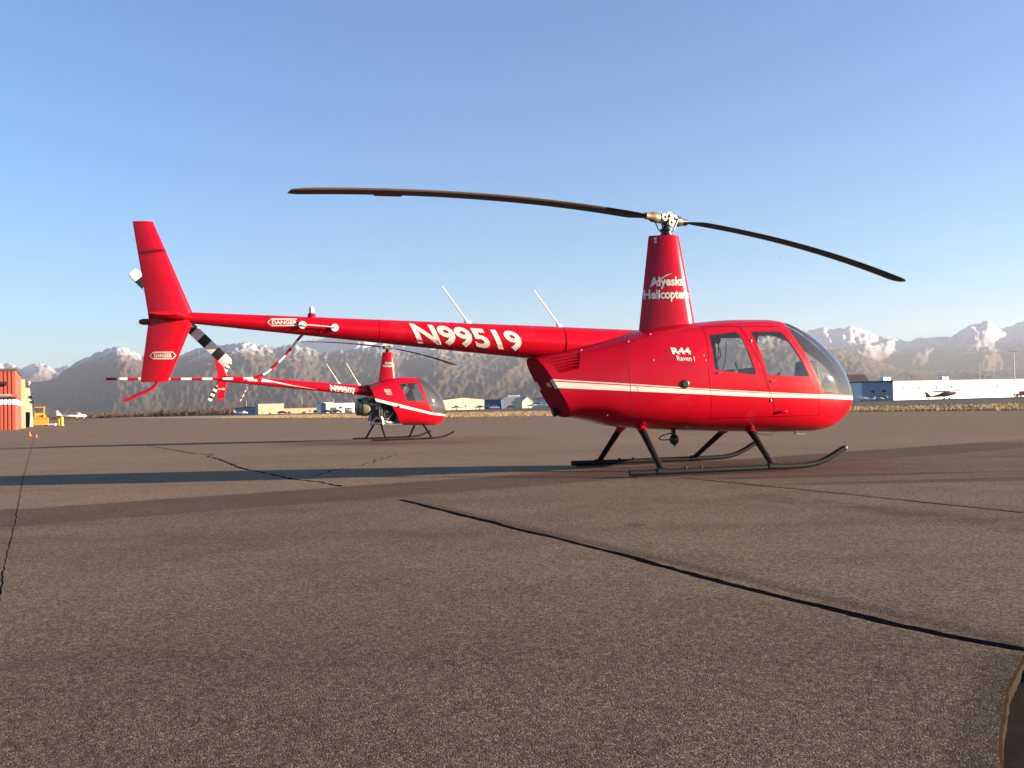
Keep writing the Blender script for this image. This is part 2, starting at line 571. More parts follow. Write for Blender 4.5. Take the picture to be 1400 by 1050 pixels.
# ---- asphalt
GRASS_EDGE = [(110, -28), (80, 0), (40, 36), (26.6, 48.35), (21.2, 58.2), (10, 70), (-6, 84), (-32.5, 134), (-58, 182), (-120, 300), (-190, 430)]
def asphalt_mat():
    t = NT('worn_asphalt')
    co = t.n('TexCoord').outputs['Object']
    sep = t.n('SeparateXYZ'); t.l(co, sep.inputs[0])
    x, y = sep.outputs[0], sep.outputs[1]
    def lin(a, b, c):          # a*x + b*y + c
        return t.math('MULTIPLY_ADD', x, a, t.math('MULTIPLY_ADD', y, b, c))
    big = t.noise(co, 0.13, 5, 0.6)
    mid = t.noise(co, 1.1, 6, 0.65)
    # streaks across the apron
    mp = t.n('Mapping'); mp.inputs['Scale'].default_value = (0.10, 0.9, 1); mp.inputs['Rotation'].default_value = (0, 0, R(-8))
    t.l(co, mp.inputs[0])
    streak = t.noise(mp.outputs[0], 1.0, 5, 0.6)
    # stones
    vo = t.n('TexVoronoi', feature='F1'); vo.inputs['Scale'].default_value = 185; t.l(co, vo.inputs['Vector'])
    vsep = t.n('SeparateColor'); t.l(vo.outputs['Color'], vsep.inputs[0])
    vo2 = t.n('TexVoronoi', feature='F1'); vo2.inputs['Scale'].default_value = 64; t.l(co, vo2.inputs['Vector'])
    vs2 = t.n('SeparateColor'); t.l(vo2.outputs['Color'], vs2.inputs[0])
    fine = t.noise(co, 420, 2, 0.5)
    base = t.mix(t.sstep(big, 0.3, 0.7), (0.136, 0.105, 0.072), (0.186, 0.146, 0.102))
    base = t.mix(t.math('MULTIPLY', t.sstep(mid, 0.40, 0.72), 0.40), base, (0.078, 0.053, 0.037))
    base = t.mix(t.math('MULTIPLY', t.sstep(streak, 0.50, 0.70), 0.30), base, (0.070, 0.048, 0.036))
    # resurfaced strip that crosses behind the near slab: cooler and darker
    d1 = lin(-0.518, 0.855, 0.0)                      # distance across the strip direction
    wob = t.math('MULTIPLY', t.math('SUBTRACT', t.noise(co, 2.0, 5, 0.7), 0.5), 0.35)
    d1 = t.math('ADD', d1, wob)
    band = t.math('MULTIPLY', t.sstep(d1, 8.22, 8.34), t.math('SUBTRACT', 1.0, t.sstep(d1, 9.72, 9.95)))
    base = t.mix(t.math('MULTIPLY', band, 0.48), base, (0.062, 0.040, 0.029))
    beyond = t.sstep(d1, 9.75, 9.95)  # lighter past the strip: low-angle view of lit stones put into the colour
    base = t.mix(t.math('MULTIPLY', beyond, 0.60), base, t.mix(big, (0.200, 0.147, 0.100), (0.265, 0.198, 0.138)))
    # hydraulic-red and oily staining where the aircraft stand
    def blob(cx, cy, rx, ry, lo, hi):
        u = t.math('DIVIDE', t.math('SUBTRACT', x, cx), rx)
        v = t.math('DIVIDE', t.math('SUBTRACT', y, cy), ry)
        rr = t.math('SQRT', t.math('ADD', t.math('MULTIPLY', u, u), t.math('MULTIPLY', v, v)))
        rr = t.math('ADD', rr, t.math('MULTIPLY', t.math('SUBTRACT', mid, 0.5), 1.1))
        return t.math('SUBTRACT', 1.0, t.sstep(rr, lo, hi))
    st = t.math('MAXIMUM', blob(2.6, 11.6, 3.4, 1.9, 0.35, 1.1), blob(-2.6, 24.6, 4.5, 3.4, 0.35, 1.1))
    base = t.mix(t.math('MULTIPLY', st, 0.62), base, (0.082, 0.036, 0.027))
    st2 = t.math('MAXIMUM', blob(5.0, 9.3, 3.0, 0.28, 0.4, 1.1), blob(3.6, 10.2, 2.6, 0.2, 0.4, 1.1))
    base = t.mix(t.math('MULTIPLY', st2, 0.55), base, (0.045, 0.030, 0.026))
    # farther apron, colour lightened for sunlit stone tops seen at a low angle
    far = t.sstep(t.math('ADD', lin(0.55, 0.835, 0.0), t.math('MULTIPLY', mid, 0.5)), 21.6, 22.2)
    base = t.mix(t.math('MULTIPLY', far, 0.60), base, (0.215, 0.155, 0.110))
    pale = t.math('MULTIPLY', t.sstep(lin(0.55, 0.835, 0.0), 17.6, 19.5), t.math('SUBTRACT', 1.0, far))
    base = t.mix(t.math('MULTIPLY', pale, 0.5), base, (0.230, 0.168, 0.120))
    # dark rim along the broken slab edge
    d3 = lin(0.857, -0.515, 0.0)
    rim = t.math('MULTIPLY', t.sstep(t.math('ADD', d3, t.math('MULTIPLY', wob, 0.15)), -0.30, -0.24), t.math('SUBTRACT', 1.0, t.sstep(d3, 0.6, 0.7)))
    rim = t.math('MULTIPLY', rim, t.math('SUBTRACT', 1.0, t.sstep(y, 3.0, 3.1)))
    base = t.mix(t.math('MULTIPLY', rim, 0.55), base, (0.050, 0.036, 0.029))
    # oil drips, tyre scuffs and a few worn spots
    ov = t.n('TexVoronoi', feature='F1'); ov.inputs['Scale'].default_value = 0.9; t.l(co, ov.inputs['Vector'])
    osep = t.n('SeparateColor'); t.l(ov.outputs['Color'], osep.inputs[0])
    od = t.math('ADD', ov.outputs['Distance'], t.math('MULTIPLY', t.math('SUBTRACT', t.noise(co, 9, 4, 0.7), 0.5), 0.10))
    oil = t.math('SUBTRACT', 1.0, t.sstep(t.math('SUBTRACT', od, t.math('MULTIPLY', osep.outputs[0], 0.07)), 0.0, 0.05))
    oil = t.math('MULTIPLY', oil, t.sstep(osep.outputs[1], 0.55, 0.60))
    base = t.mix(t.math('MULTIPLY', oil, 0.45), base, (0.035, 0.026, 0.022))
    mp2 = t.n('Mapping'); mp2.inputs['Scale'].default_value = (0.12, 2.6, 1); mp2.inputs['Rotation'].default_value = (0, 0, R(22)); t.l(co, mp2.inputs[0])
    scuff = t.math('MULTIPLY', t.sstep(t.noise(mp2.outputs[0], 1.3, 6, 0.7), 0.60, 0.72), t.sstep(t.noise(co, 0.25, 3, 0.5), 0.45, 0.60))
    base = t.mix(t.math('MULTIPLY', scuff, 0.40), base, (0.050, 0.038, 0.032))
    bleach = t.sstep(t.noise(co, 0.55, 5, 0.7), 0.56, 0.70)
    base = t.mix(t.math('MULTIPLY', bleach, 0.28), base, (0.27, 0.20, 0.145))
    # dirt washed against the far lips of the joints, a dark streak beside the second joint, shade between stones painted on the near slab
    s1 = t.math('ADD', lin(0.896, 0.445, -2.90), t.math('MULTIPLY', wob, 0.10))
    smear = t.math('MULTIPLY', t.sstep(s1, -0.02, 0.02), t.math('SUBTRACT', 1.0, t.sstep(s1, 0.03, 0.16)))
    smear = t.math('MULTIPLY', smear, t.math('SUBTRACT', 1.0, t.sstep(y, 8.0, 8.8)))
    s2 = t.math('ADD', lin(0.909, 0.416, -6.057), t.math('MULTIPLY', wob, 0.9))
    smear = t.math('MAXIMUM', smear, t.math('MULTIPLY', t.math('MULTIPLY', t.sstep(s2, -0.02, 0.02), t.math('SUBTRACT', 1.0, t.sstep(s2, 0.03, 0.13))), t.math('SUBTRACT', 1.0, t.sstep(y, 10.0, 10.6))))
    strk = t.math('MULTIPLY', t.sstep(s2, -1.0, -0.7), t.math('SUBTRACT', 1.0, t.sstep(s2, -0.62, -0.30)))
    strk = t.math('MULTIPLY', strk, t.math('MULTIPLY', t.math('SUBTRACT', 1.0, t.sstep(y, 7.6, 9.0)), t.sstep(mid, 0.32, 0.58)))
    base = t.mix(t.math('MULTIPLY', t.math('MAXIMUM', smear, strk), 0.55), base, (0.048, 0.037, 0.033))
    near_shade = blob(0.3, 2.6, 3.2, 1.5, 0.25, 1.25)
    base = t.mix(t.math('MULTIPLY', near_shade, 0.34), base, (0.070, 0.053, 0.042))
    # individual stones
    stone = t.math('MULTIPLY_ADD', t.math('POWER', vsep.outputs[0], 2.6), 1.45, 0.58)
    stone = t.math('MULTIPLY', stone, t.math('MULTIPLY_ADD', vs2.outputs[1], 0.6, 0.70))
    stone = t.math('MULTIPLY', stone, t.math('MULTIPLY_ADD', fine, 0.8, 0.6))
    wear = t.math('MULTIPLY_ADD', t.noise(co, 3.2, 4, 0.6), -0.6, 1.2)
    stone = t.math('ADD', t.math('MULTIPLY', stone, wear), t.math('SUBTRACT', 1.0, wear))
    hue = t.mix(vsep.outputs[1], (1.10, 0.98, 0.88), (0.98, 1.0, 1.02))
    cmb = t.n('CombineColor')
    for i in range(3): t.l(stone, cmb.inputs[i])
    base = t.mix(1.0, base, cmb.outputs[0], 'MULTIPLY')
    base = t.mix(1.0, base, hue, 'MULTIPLY')
    hgt = t.math('ADD', t.math('MULTIPLY', vo.outputs['Distance'], -0.9), t.math('MULTIPLY', fine, 0.25))
    hgt = t.math('ADD', hgt, t.math('MULTIPLY', vs2.outputs[0], 0.35))
    hgt = t.math('ADD', hgt, t.math('MULTIPLY', t.noise(co, 6, 3), 1.4))
    t.princ(base, 0.88, spec=0.04, bump=hgt, bstr=0.60, bdist=0.0035)
    return t.m
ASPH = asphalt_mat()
M['lip'] = mat('broken_edge', (0.020, 0.010, 0.005), 0.95, var=0.6, scale=60, spec=0.02)
M['tar'] = mat('joint_tar', (0.026, 0.020, 0.017), 0.9, var=0.5, scale=20, spec=0.03)

def densify(pts, step, amp, seed):
    r = random.Random(seed)
    out = []
    for (a, b) in zip(pts, pts[1:]):
        a, b = Vector(a), Vector(b)
        n = max(1, int((b - a).length / step))
        for i in range(n): out.append(a.lerp(b, i / n))
    out.append(Vector(pts[-1]))
    res = [out[0]]
    for i in range(1, len(out) - 1):
        d = (out[i + 1] - out[i - 1]).normalized()
        nrm = Vector((-d.y, d.x))
        res.append(out[i] + nrm * r.uniform(-amp, amp))
    res.append(out[-1])
    return res
def groove(pts, width, depth, step, amp, seed, wvar=0.35, flat=0.5, lip=0.0):
    """returns the outline to cut from the pavement and the trough that lines it"""
    r = random.Random(seed + 100)
    P = densify(pts, step, amp, seed)
    Lft, Rgt, trough = [], [], MB()
    n = len(P)
    rows, lips = [], []
    jit = 0.12 if lip else 1.0
    for i, p in enumerate(P):
        d = (P[min(i + 1, n - 1)] - P[max(i - 1, 0)]).normalized()
        nrm = Vector((-d.y, d.x))
        wv = wvar * (1.5 * noise.noise(Vector((i * step * 2.2, seed * 7.3, 0))) + 0.8 * noise.noise(Vector((i * step * 11, seed * 3.1, 5))))
        w = width * 0.5 * max(0.25, 1 + wv + jit * r.uniform(-.06, .06))
        if i in (0, n - 1): w *= 0.25
        w2 = width * 0.5 * max(0.25, 1 + wvar * 1.6 * noise.noise(Vector((i * step * 3.0, seed * 5.7, 9))) + jit * r.uniform(-.06, .06)) if i not in (0, n - 1) else w
        a, b = p + nrm * w, p - nrm * w2
        Lft.append(a); Rgt.append(b)
        dz = depth * (1 + r.uniform(-.2, .2) * (0.1 if lip else 1))
        if lip:
            q = b + nrm * lip * (1 + r.uniform(-.1, .1))
            lips.append([(b.x, b.y, 0), (q.x, q.y, -.006 + r.uniform(-.001, .001))])
            b = q
        rows.append([(a.x, a.y, 0), (p.x + nrm.x * w * flat, p.y + nrm.y * w * flat, -dz), (p.x - nrm.x * w2 * flat, p.y - nrm.y * w2 * flat, -dz), (b.x, b.y, -.006 if lip else 0)])
    trough.rings(rows, cap=False, closed=False)
    if lips: trough.rings(lips, 1, cap=False, closed=False)
    return Lft + Rgt[::-1], trough
GROOVES = []
def G(name, *a, **k): GROOVES.append((name,) + groove(*a, **k))
G('pavement_joint', [(-1.09, 8.71), (-0.5, 7.49), (0.0, 6.45), (0.42, 5.61), (0.74, 4.87), (0.99, 4.30), (1.20, 3.87), (1.37, 3.54), (1.54, 3.28), (1.69, 3.08), (2.3, 1.95)], 0.060, 0.016, 0.045, 0.003, 1, wvar=0.5, flat=0.35)
G('pavement_joint', [(1.88, 10.45), (2.5, 9.12), (3.08, 7.9), (3.62, 6.65), (4.6, 4.6)], 0.036, 0.014, 0.06, 0.004, 2, wvar=0.5, flat=0.35)
G('pavement_crack', [(-10.42, 26.18), (-8.3, 22.43), (-6.87, 19.9), (-6.25, 19.2), (-6.15, 18.5), (-5.48, 17.19), (-4.22, 14.28), (-3.37, 12.76), (-2.81, 11.69), (-2.43, 11.23), (-1.96, 10.38)], 0.06, 0.03, 0.09, 0.022, 3, wvar=0.7)
G('pavement_crack', [(-2.66, 12.0), (-2.64, 12.66), (-2.52, 13.66), (-2.32, 14.45), (-2.29, 16.28), (-2.2, 17.6)], 0.03, 0.02, 0.14, 0.05, 4)
G('pavement_joint', [(-21.22, 40.88), (-9.74, 18.5), (-6.52, 12.23), (-4.08, 7.54), (-3.09, 5.6), (-2.2, 3.9), (-1.2, 1.9)], 0.009, 0.008, 0.10, 0.006, 5, wvar=0.6)
#G('pavement_crack', [(-0.11, 3.19), (-0.03, 3.02), (0.02, 2.92), (0.10, 2.77), (0.16, 2.63)], 0.008, 0.008, 0.03, 0.008, 6)
G('pavement_crack', [(-8.2, 10.05), (-5.6, 10.9), (-4.1, 11.1), (-3.0, 10.95)], 0.016, 0.012, 0.12, 0.03, 8)
G('pavement_crack', [(2.0, 16.6), (-2.0, 18.0), (-5.2, 17.4)], 0.03, 0.02, 0.2, 0.06, 9)
G('slab_gap', [(1.80, 2.95), (1.54, 2.58), (1.39, 2.32), (1.25, 2.06), (1.01, 1.60), (0.81, 1.2)], 0.34, 0.040, 0.035, 0.0015, 7, wvar=0.03, flat=0.95, lip=0.008)

outer = [Vector(p) for p in GRASS_EDGE] + [Vector((-420, 430)), Vector((-420, -28))]
cv = list(outer); ce = [(i, (i + 1) % len(outer)) for i in range(len(outer))]
for _, poly, _t in GROOVES:
    o = len(cv); cv += poly; ce += [(o + i, o + (i + 1) % len(poly)) for i in range(len(poly))]
rv, re_, rf, *_ = geometry.delaunay_2d_cdt(cv, ce, [], 1, 1e-5)
holes = [([tuple(p) for p in poly], min(p.x for p in poly), max(p.x for p in poly), min(p.y for p in poly), max(p.y for p in poly)) for _, poly, _t in GROOVES]
keep = []
for f in rf:
    cx = sum(rv[i].x for i in f) / len(f); cy = sum(rv[i].y for i in f) / len(f)
    if any(a <= cx <= b and c <= cy <= d and inside(p, cx, cy) for p, a, b, c, d in holes): continue
    keep.append(tuple(f))
mb = MB(); mb.add([(p.x, p.y, 0.0) for p in rv], keep)
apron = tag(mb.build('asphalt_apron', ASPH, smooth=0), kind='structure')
for nm, _, tr in GROOVES:
    o = tr.build(nm, [M['tar'], M['lip']], smooth=0, recalc=False)
    tag(o, kind='structure')

# ---- taxiway beyond the grass, paved strip in front of the hangars
def strip(name, near, far, z, m):
    mb = MB()
    n = len(near)
    mb.add([(x, y, z) for x, y in near] + [(x, y, z) for x, y in far], [(i, i + 1, n + i + 1, n + i) for i in range(n - 1)])
    return tag(mb.build(name, m, smooth=0), kind='structure')
def far_asphalt(name, c):
    t = NT(name)
    co = t.n('TexCoord').outputs['Object']
    n1 = t.noise(co, 0.3, 6, 0.65); n2 = t.noise(co, 9, 3)
    base = t.mix(n1, tuple(v * 0.75 for v in c), tuple(v * 1.2 for v in c))
    t.princ(base, 0.9, spec=0.05, bump=n2, bstr=0.3, bdist=0.01)
    return t.m
off = [(x + 40 + 30 * i / 10, y + 26 + 10 * i / 10) for i, (x, y) in enumerate(GRASS_EDGE)]
taxi_near = [(140, 25), (60, 78), (34, 94), (20, 118), (0, 165), (-40, 240), (-110, 370), (-190, 470)]
taxi_far = [(330, 60), (150, 130), (75, 190), (45, 250), (20, 340), (-20, 380), (-90, 440), (-190, 500)]
strip('taxiway', taxi_near, taxi_far, -0.03, far_asphalt('taxiway_asphalt', (0.13, 0.11, 0.095)))
strip('hangar_apron', taxi_far, [(600, 280), (300, 300), (200, 330), (120, 420), (60, 520), (-20, 530), (-90, 540), (-190, 560)], -0.035, far_asphalt('hangar_asphalt', (0.085, 0.075, 0.068)))

# ---- dry grass between apron and taxiway: real blades where they can be seen
def grass_mat():
    t = NT('dry_grass')
    co = t.n('TexCoord').outputs['Object']
    n1 = t.noise(co, 0.35, 5, 0.6); n2 = t.noise(co, 11, 2)
    c = t.mix(n1, (0.32, 0.205, 0.095), (0.43, 0.29, 0.145))
    c = t.mix(t.math('MULTIPLY', n2, 0.5), c, (0.14, 0.11, 0.04))
    t.princ(c, 0.9)
    return t.m
GRASS = grass_mat()
gr = MB()
r = random.Random(3)
def along(path, u):
    u *= len(path) - 1
    i = min(int(u), len(path) - 2)
    return Vector(path[i]).lerp(Vector(path[i + 1]), u - i)
# ragged line where it borders the asphalt, then scattered over the verge
edge_path = [(60, 18), (26.6, 48.35), (21.2, 58.2), (10, 70), (-6, 84), (-32.5, 134), (-58, 182)]
tx_path = [(100, 51), (60, 78), (34, 94), (20, 118), (0, 165), (-40, 240), (-80, 312)]
for i in range(42000):
    u = r.random()
    a, b = along(edge_path, u), along(tx_path, u)
    w = r.random() ** 2.2
    p = a.lerp(b, w) + Vector((r.uniform(-.25, .25), r.uniform(-.25, .25)))
    h = r.uniform(0.06, 0.17) * (1.25 if w < 0.02 else 1.0)
    an = r.uniform(0, math.pi); dx, dy = math.cos(an) * 0.035, math.sin(an) * 0.035
    lx, ly = r.uniform(-.08, .08), r.uniform(-.08, .08)
    gr.add([(p.x - dx, p.y - dy, -0.06), (p.x + dx, p.y + dy, -0.06), (p.x + lx, p.y + ly, h)], [(0, 1, 2)])
o = gr.build('dry_grass', GRASS, smooth=0, recalc=False)
tag(o, 'strip of short straw-coloured grass along the edge of the asphalt apron', 'grass', kind='stuff')
verge = strip('grass_verge', GRASS_EDGE[1:] , [(150, 40), (95, 66), (52, 92), (36, 102), (16, 140), (-20, 215), (-60, 280), (-110, 372), (-160, 440), (-190, 470)], -0.045, GRASS)

# ---- mountains: two ranges modelled as terrain
def px_slope(px, py):
    d = fwd + rt * ((px - 700) / 1260.0) + upv * ((525 - py) / 1260.0)
    return d.x / d.y, d.z / d.y
def crest_fn(pts):
    return pchip([px_slope(*p) for p in pts])
FRONT = [(-900, 470), (-500, 490), (-300, 500), (-100, 512), (0, 520), (40, 522), (70, 519), (85, 508), (100, 497), (130, 483), (145, 478), (160, 473), (175, 477), (200, 487), (225, 492), (250, 484), (270, 476), (310, 471), (335, 467), (350, 470), (380, 475), (395, 471), (415, 473), (440, 481), (480, 477), (520, 472), (560, 482), (600, 476), (660, 483), (720, 488), (800, 480), (900, 470), (1000, 462), (1065, 457), (1100, 462), (1130, 474), (1150, 478), (1180, 485), (1210, 497), (1240, 505), (1300, 508), (1400, 505), (1600, 490), (2000, 480), (2300, 490)]
BACK = [(-900, 460), (-500, 475), (-300, 480), (-50, 490), (0, 494), (15, 496), (28, 503), (50, 496), (62, 498), (75, 504), (92, 500), (110, 508), (200, 500), (300, 486), (380, 476), (410, 467), (440, 462), (470, 458), (500, 456), (540, 454), (600, 457), (700, 459), (800, 452), (900, 448), (1000, 442), (1065, 438), (1085, 443), (1100, 448), (1120, 446), (1140, 449), (1165, 444), (1175, 447), (1190, 453), (1205, 460), (1225, 462), (1240, 467), (1255, 463), (1280, 461), (1297, 461), (1310, 455), (1325, 446), (1340, 443), (1350, 438), (1360, 443), (1370, 449), (1385, 443), (1400, 438), (1500, 430), (1700, 450), (2300, 450)]
def mountain_mat(name, snow_lo, snow_hi, seed):
    t = NT(name)
    co = t.n('TexCoord').outputs['Object']
    sep = t.n('SeparateXYZ'); t.l(co, sep.inputs[0])
    geo = t.n('NewGeometry')
    ns = t.n('SeparateXYZ'); t.l(geo.outputs['Normal'], ns.inputs[0])
    n1 = t.noise(co, 0.0016, 7, 0.65); n2 = t.noise(co, 0.010, 5, 0.65); n3 = t.noise(co, 0.035, 4, 0.6)
    rock = t.mix(n2, (0.070, 0.050, 0.042), (0.115, 0.085, 0.068))
    brush = t.mix(n3, (0.052, 0.037, 0.029), (0.085, 0.060, 0.043))
    wood = t.math('SUBTRACT', 1.0, t.sstep(t.math('MULTIPLY_ADD', n1, 240, sep.outputs[2]), 230, 420))
    c = t.mix(wood, rock, brush)
    lvl = t.math('MULTIPLY_ADD', t.math('SUBTRACT', n1, 0.5), 520, sep.outputs[2])
    lvl = t.math('MULTIPLY_ADD', t.math('SUBTRACT', n2, 0.5), 330, lvl)
    lvl = t.math('MULTIPLY_ADD', t.math('SUBTRACT', n3, 0.5), 140, lvl)
    snow = t.sstep(lvl, snow_lo, snow_hi)
    steep = t.sstep(ns.outputs[2], 0.42, 0.70)
    snow = t.math('MULTIPLY', snow, t.math('MULTIPLY_ADD', steep, 0.35, 0.65))
    c = t.mix(snow, c, (0.46, 0.46, 0.48))
    t.princ(c, 0.9, spec=0.1, bump=t.math('ADD', n2, t.math('MULTIPLY', n3, 0.5)), bstr=0.22, bdist=25.0)
    return t.m
def range_mesh(name, crest, D, depth, back, m, spur, seed, nt_=900, nr=64):
    mb = MB()
    t0, t1 = -0.80, 0.80
    fcr = crest_fn(crest)
    rows = []
    for j in range(nr):
        u = j / (nr - 1)
        row = []
        for i in range(nt_):
            t = t0 + (t1 - t0) * i / (nt_ - 1)
            wob = 900 * noise.noise(Vector((t * 3.1, seed, 0.3)))
            yc = D + wob
            if u < 0.82:
                q = u / 0.82
                y = yc - depth * (1 - q)
                H = fcr(t) * yc * 1.0
                # spurs that run down from the crest, folded by noise
                a = Vector((t * D / 900.0 + 0.55 * noise.noise(Vector((t * 6, q * 2.2, seed))), q * 1.1, seed))
                rid = 1 - abs(noise.noise(a)) * 2
                rid2 = 1 - abs(noise.noise(a * 2.6 + Vector((3, 1, 7)))) * 2
                rid3 = 1 - abs(noise.noise(a * 6.1 + Vector((1, 5, 2)))) * 2
                f = q ** 1.25 + spur * (0.72 * (rid - 0.45) + 0.20 * (rid2 - 0.45) + 0.07 * (rid3 - 0.45)) * (q * (1 - q) * 4) ** 0.8 * (0.45 + 0.55 * q)
                lim = (0.985 * y / yc) if q < 0.97 else 1.0
                f = min(f, lim)
                z = H * max(f, 0.0)
                fine = noise.fractal(Vector((t * 260, q * 16, seed)), 1.0, 2.0, 5) * 0.022
                z += H * fine * (1.25 if q > 0.9 else 1.0) * min(1, q * 4)
            else:
                q = (u - 0.82) / 0.18
                y = yc + back * q
                z = fcr(t) * yc * (1 - q * 0.9) * (1 + .0275 * noise.fractal(Vector((t * 260, 16, seed)), 1.0, 2.0, 5))
            row.append((t * y, y, z - 1.0 + (0 if u > 0 else -8)))
        rows.append(row)
    mb.rings(rows, cap=False, closed=False)
    o = mb.build(name, m, smooth=180, recalc=True)
    return tag(o, kind='structure')
range_mesh('mountain_range', FRONT, 8600, 4200, 2500, mountain_mat('mountain_brown', 450, 640, 1), 0.21, 3.7, 1000, 84)
range_mesh('snowy_mountain_range', BACK, 13200, 4200, 2500, mountain_mat('mountain_snowy', 420, 820, 2), 0.42, 4.4, 900, 76)

# ---- air between here and the mountains
hz = MB()
hz.box(-13600, 13600, -320, 17200, -10, 1330)
ho = hz.build('haze', [], smooth=0)
t = NT('thin_haze')
pv = t.n('VolumePrincipled')
pv.inputs['Color'].default_value = (0.70, 0.74, 0.80, 1)
pv.inputs['Density'].default_value = 4.2e-5
pv.inputs['Anisotropy'].default_value = 0.15
t.l(pv.outputs[0], t.out.inputs['Volume'])
ho.data.materials.append(t.m)
tag(ho, 'thin pale haze in the air in front of the mountains', 'haze', kind='stuff')

# ================================================================== LARGE HELICOPTER
H1 = empty('helicopter', (2.04, 11.85, 0), R(14.5), 'large glossy red helicopter with a white cabin stripe and the number N99519 on its boom', 'helicopter')
L44 = dict(
    zt=pchip([(-2.0, 1.42), (-1.85, 1.45), (-1.4, 1.55), (-1, 1.64), (-.35, 1.79), (.3, 1.87), (.9, 1.91), (1.3, 1.912), (1.58, 1.88), (1.8, 1.792), (2.014, 1.663), (2.23, 1.494), (2.392, 1.325), (2.497, 1.145), (2.565, .965), (2.585, .89), (2.59, .85)]),
    zb=pchip([(-2.0, .62), (-1.44, .70), (-1.27, .68), (-.8, .567), (-.39, .525), (.2, .487), (.84, .458), (1.48, .432), (1.9, .428), (2.136, .453), (2.305, .517), (2.455, .621), (2.549, .728), (2.583, .79), (2.59, .82)]),
    w=pchip([(-2, .37), (-1.6, .42), (-1.2, .485), (-.8, .55), (-.3, .61), (.2, .64), (.8, .645), (1.3, .63), (1.7, .59), (2.0, .525), (2.2, .455), (2.35, .375), (2.48, .26), (2.55, .16), (2.58, .08), (2.59, .02)]),
    zc=pchip([(-2, 1.0), (0, 1.05), (1.5, 1.0), (2.59, .84)]),
    nt=pchip([(-2, 3.2), (-.5, 2.8), (1, 2.5), (2.59, 2.1)]), nb=pchip([(-2, 3.0), (1.5, 3.0), (2.59, 2.1)]))
xs = [-2.0 + 0.045 * i for i in range(96)]
xs = [x for x in xs if x < 2.28] + [2.30, 2.35, 2.40, 2.44, 2.475, 2.505, 2.53, 2.55, 2.565, 2.575, 2.582, 2.587, 2.59]
bm = loft_bm(L44, xs, 96)
# slanted flat rear face of the engine cowling
bmesh.ops.bisect_plane(bm, geom=list(bm.verts) + list(bm.edges) + list(bm.faces), plane_co=(-1.44, 0, 0.70), plane_no=Vector((-0.72, 0, -0.41)).normalized(), clear_outer=True)
for nx, nz, px_, pz_ in ():
    pass
win_r = rounded([(.30, 1.68), (.722, 1.722), (.866, 1.165), (.302, 1.243)], 0.045)
win_f = rounded([(.887, 1.724), (1.345, 1.724), (1.652, 1.136), (1.030, 1.163)], 0.045)
door_r = [(.27, 1.80), (.76, 1.80), (1.029, .98), (1.13, .64), (.26, .64), (.215, 1.20)]
door_f = [(.775, 1.80), (1.40, 1.80), (1.50, 1.585), (1.625, 1.335), (1.765, 1.02), (1.80, .64), (1.145, .64), (1.044, .98)]
def inset(p, d):
    n = len(p); out = []
    cx = sum(q[0] for q in p) / n; cz = sum(q[1] for q in p) / n
    for i in range(n):
        a, b, c = Vector(p[i - 1]), Vector(p[i]), Vector(p[(i + 1) % n])
        n1 = Vector((-(b - a).y, (b - a).x)).normalized(); n2 = Vector((-(c - b).y, (c - b).x)).normalized()
        if n1.dot(Vector((cx, cz)) - b) < 0: n1 = -n1
        if n2.dot(Vector((cx, cz)) - b) < 0: n2 = -n2
        m_ = (n1 + n2); m_ = m_ / max(0.3, m_.dot(n1))
        out.append(tuple(b + m_ * d))
    return out
SEAM = 0.006
door_ri, door_fi = inset(door_r, SEAM), inset(door_f, SEAM)
ws = [(1.60, 1.95), (1.475, 1.83), (1.515, 1.63), (1.655, 1.36), (1.81, 1.03), (1.865, .925), (2.25, .900), (2.7, .882)]
vent = [(-1.74, 1.440), (-1.335, 1.500), (-1.385, 1.285), (-1.63, 1.235)]
for p in (win_r, win_f, door_r, door_f, door_ri, door_fi, vent): cut_lines(bm, poly_segs(p))
cut_lines(bm, list(zip(ws, ws[1:])))
def ws_side(x, z):
    if z < 0.882: return False
    pts = ws
    for (x0, z0), (x1, z1) in zip(pts, pts[1:]):
        if z1 <= z <= z0 and z0 > z1 + 1e-6:
            if x < x0 + (x1 - x0) * (z - z0) / (z1 - z0): return False
            if x1 > 1.9: return x > x0 + (x1 - x0) * (z - z0) / (z1 - z0)
            return True
    return x > 1.60
def cls(c, f):
    x, y, z = c.x, c.y, c.z
    s = 'R' if y < 0 else 'L'
    if abs(f.normal.y) > 0.15 or abs(y) > 0.25:
        if inside(win_r, x, z): return 'winr' + s
        if inside(win_f, x, z): return 'winf' + s
        if inside(door_ri, x, z): return 'doorr' + s
        if inside(door_fi, x, z): return 'doorf' + s
        if inside(door_r, x, z) or inside(door_f, x, z): return 'seam'
        if y < 0 and inside(vent, x, z): return 'vent'
    if ws_side(x, z):
        return 'bow' if abs(y) < 0.022 else 'ws' + s
    return 'body'
cut_lines(bm, [])
for yy in (-0.022, 0.022):
    fs = [f for f in bm.faces if f.calc_center_median().x > 1.4]
    es = {e for f in fs for e in f.edges}; vv = {v for f in fs for v in f.verts}
    bmesh.ops.bisect_plane(bm, geom=list(vv) + list(es) + fs, plane_co=(0, yy, 0), plane_no=(0, 1, 0), dist=1e-5)
P = split_skin(bm, cls)
bm.free()
body = skin_obj(P['body'], 'cabin_shell', M['red44'], H1)
skin_obj(P['seam'], 'door_gap', M['seam'], H1, -0.006)
T44 = None
allv, allf = [], []
for k, (vs_, ns_, ff) in P.items():
    o_ = len(allv); allv += vs_; allf += [[i + o_ for i in q] for q in ff]
T44 = BVHTree.FromPolygons(allv, allf)
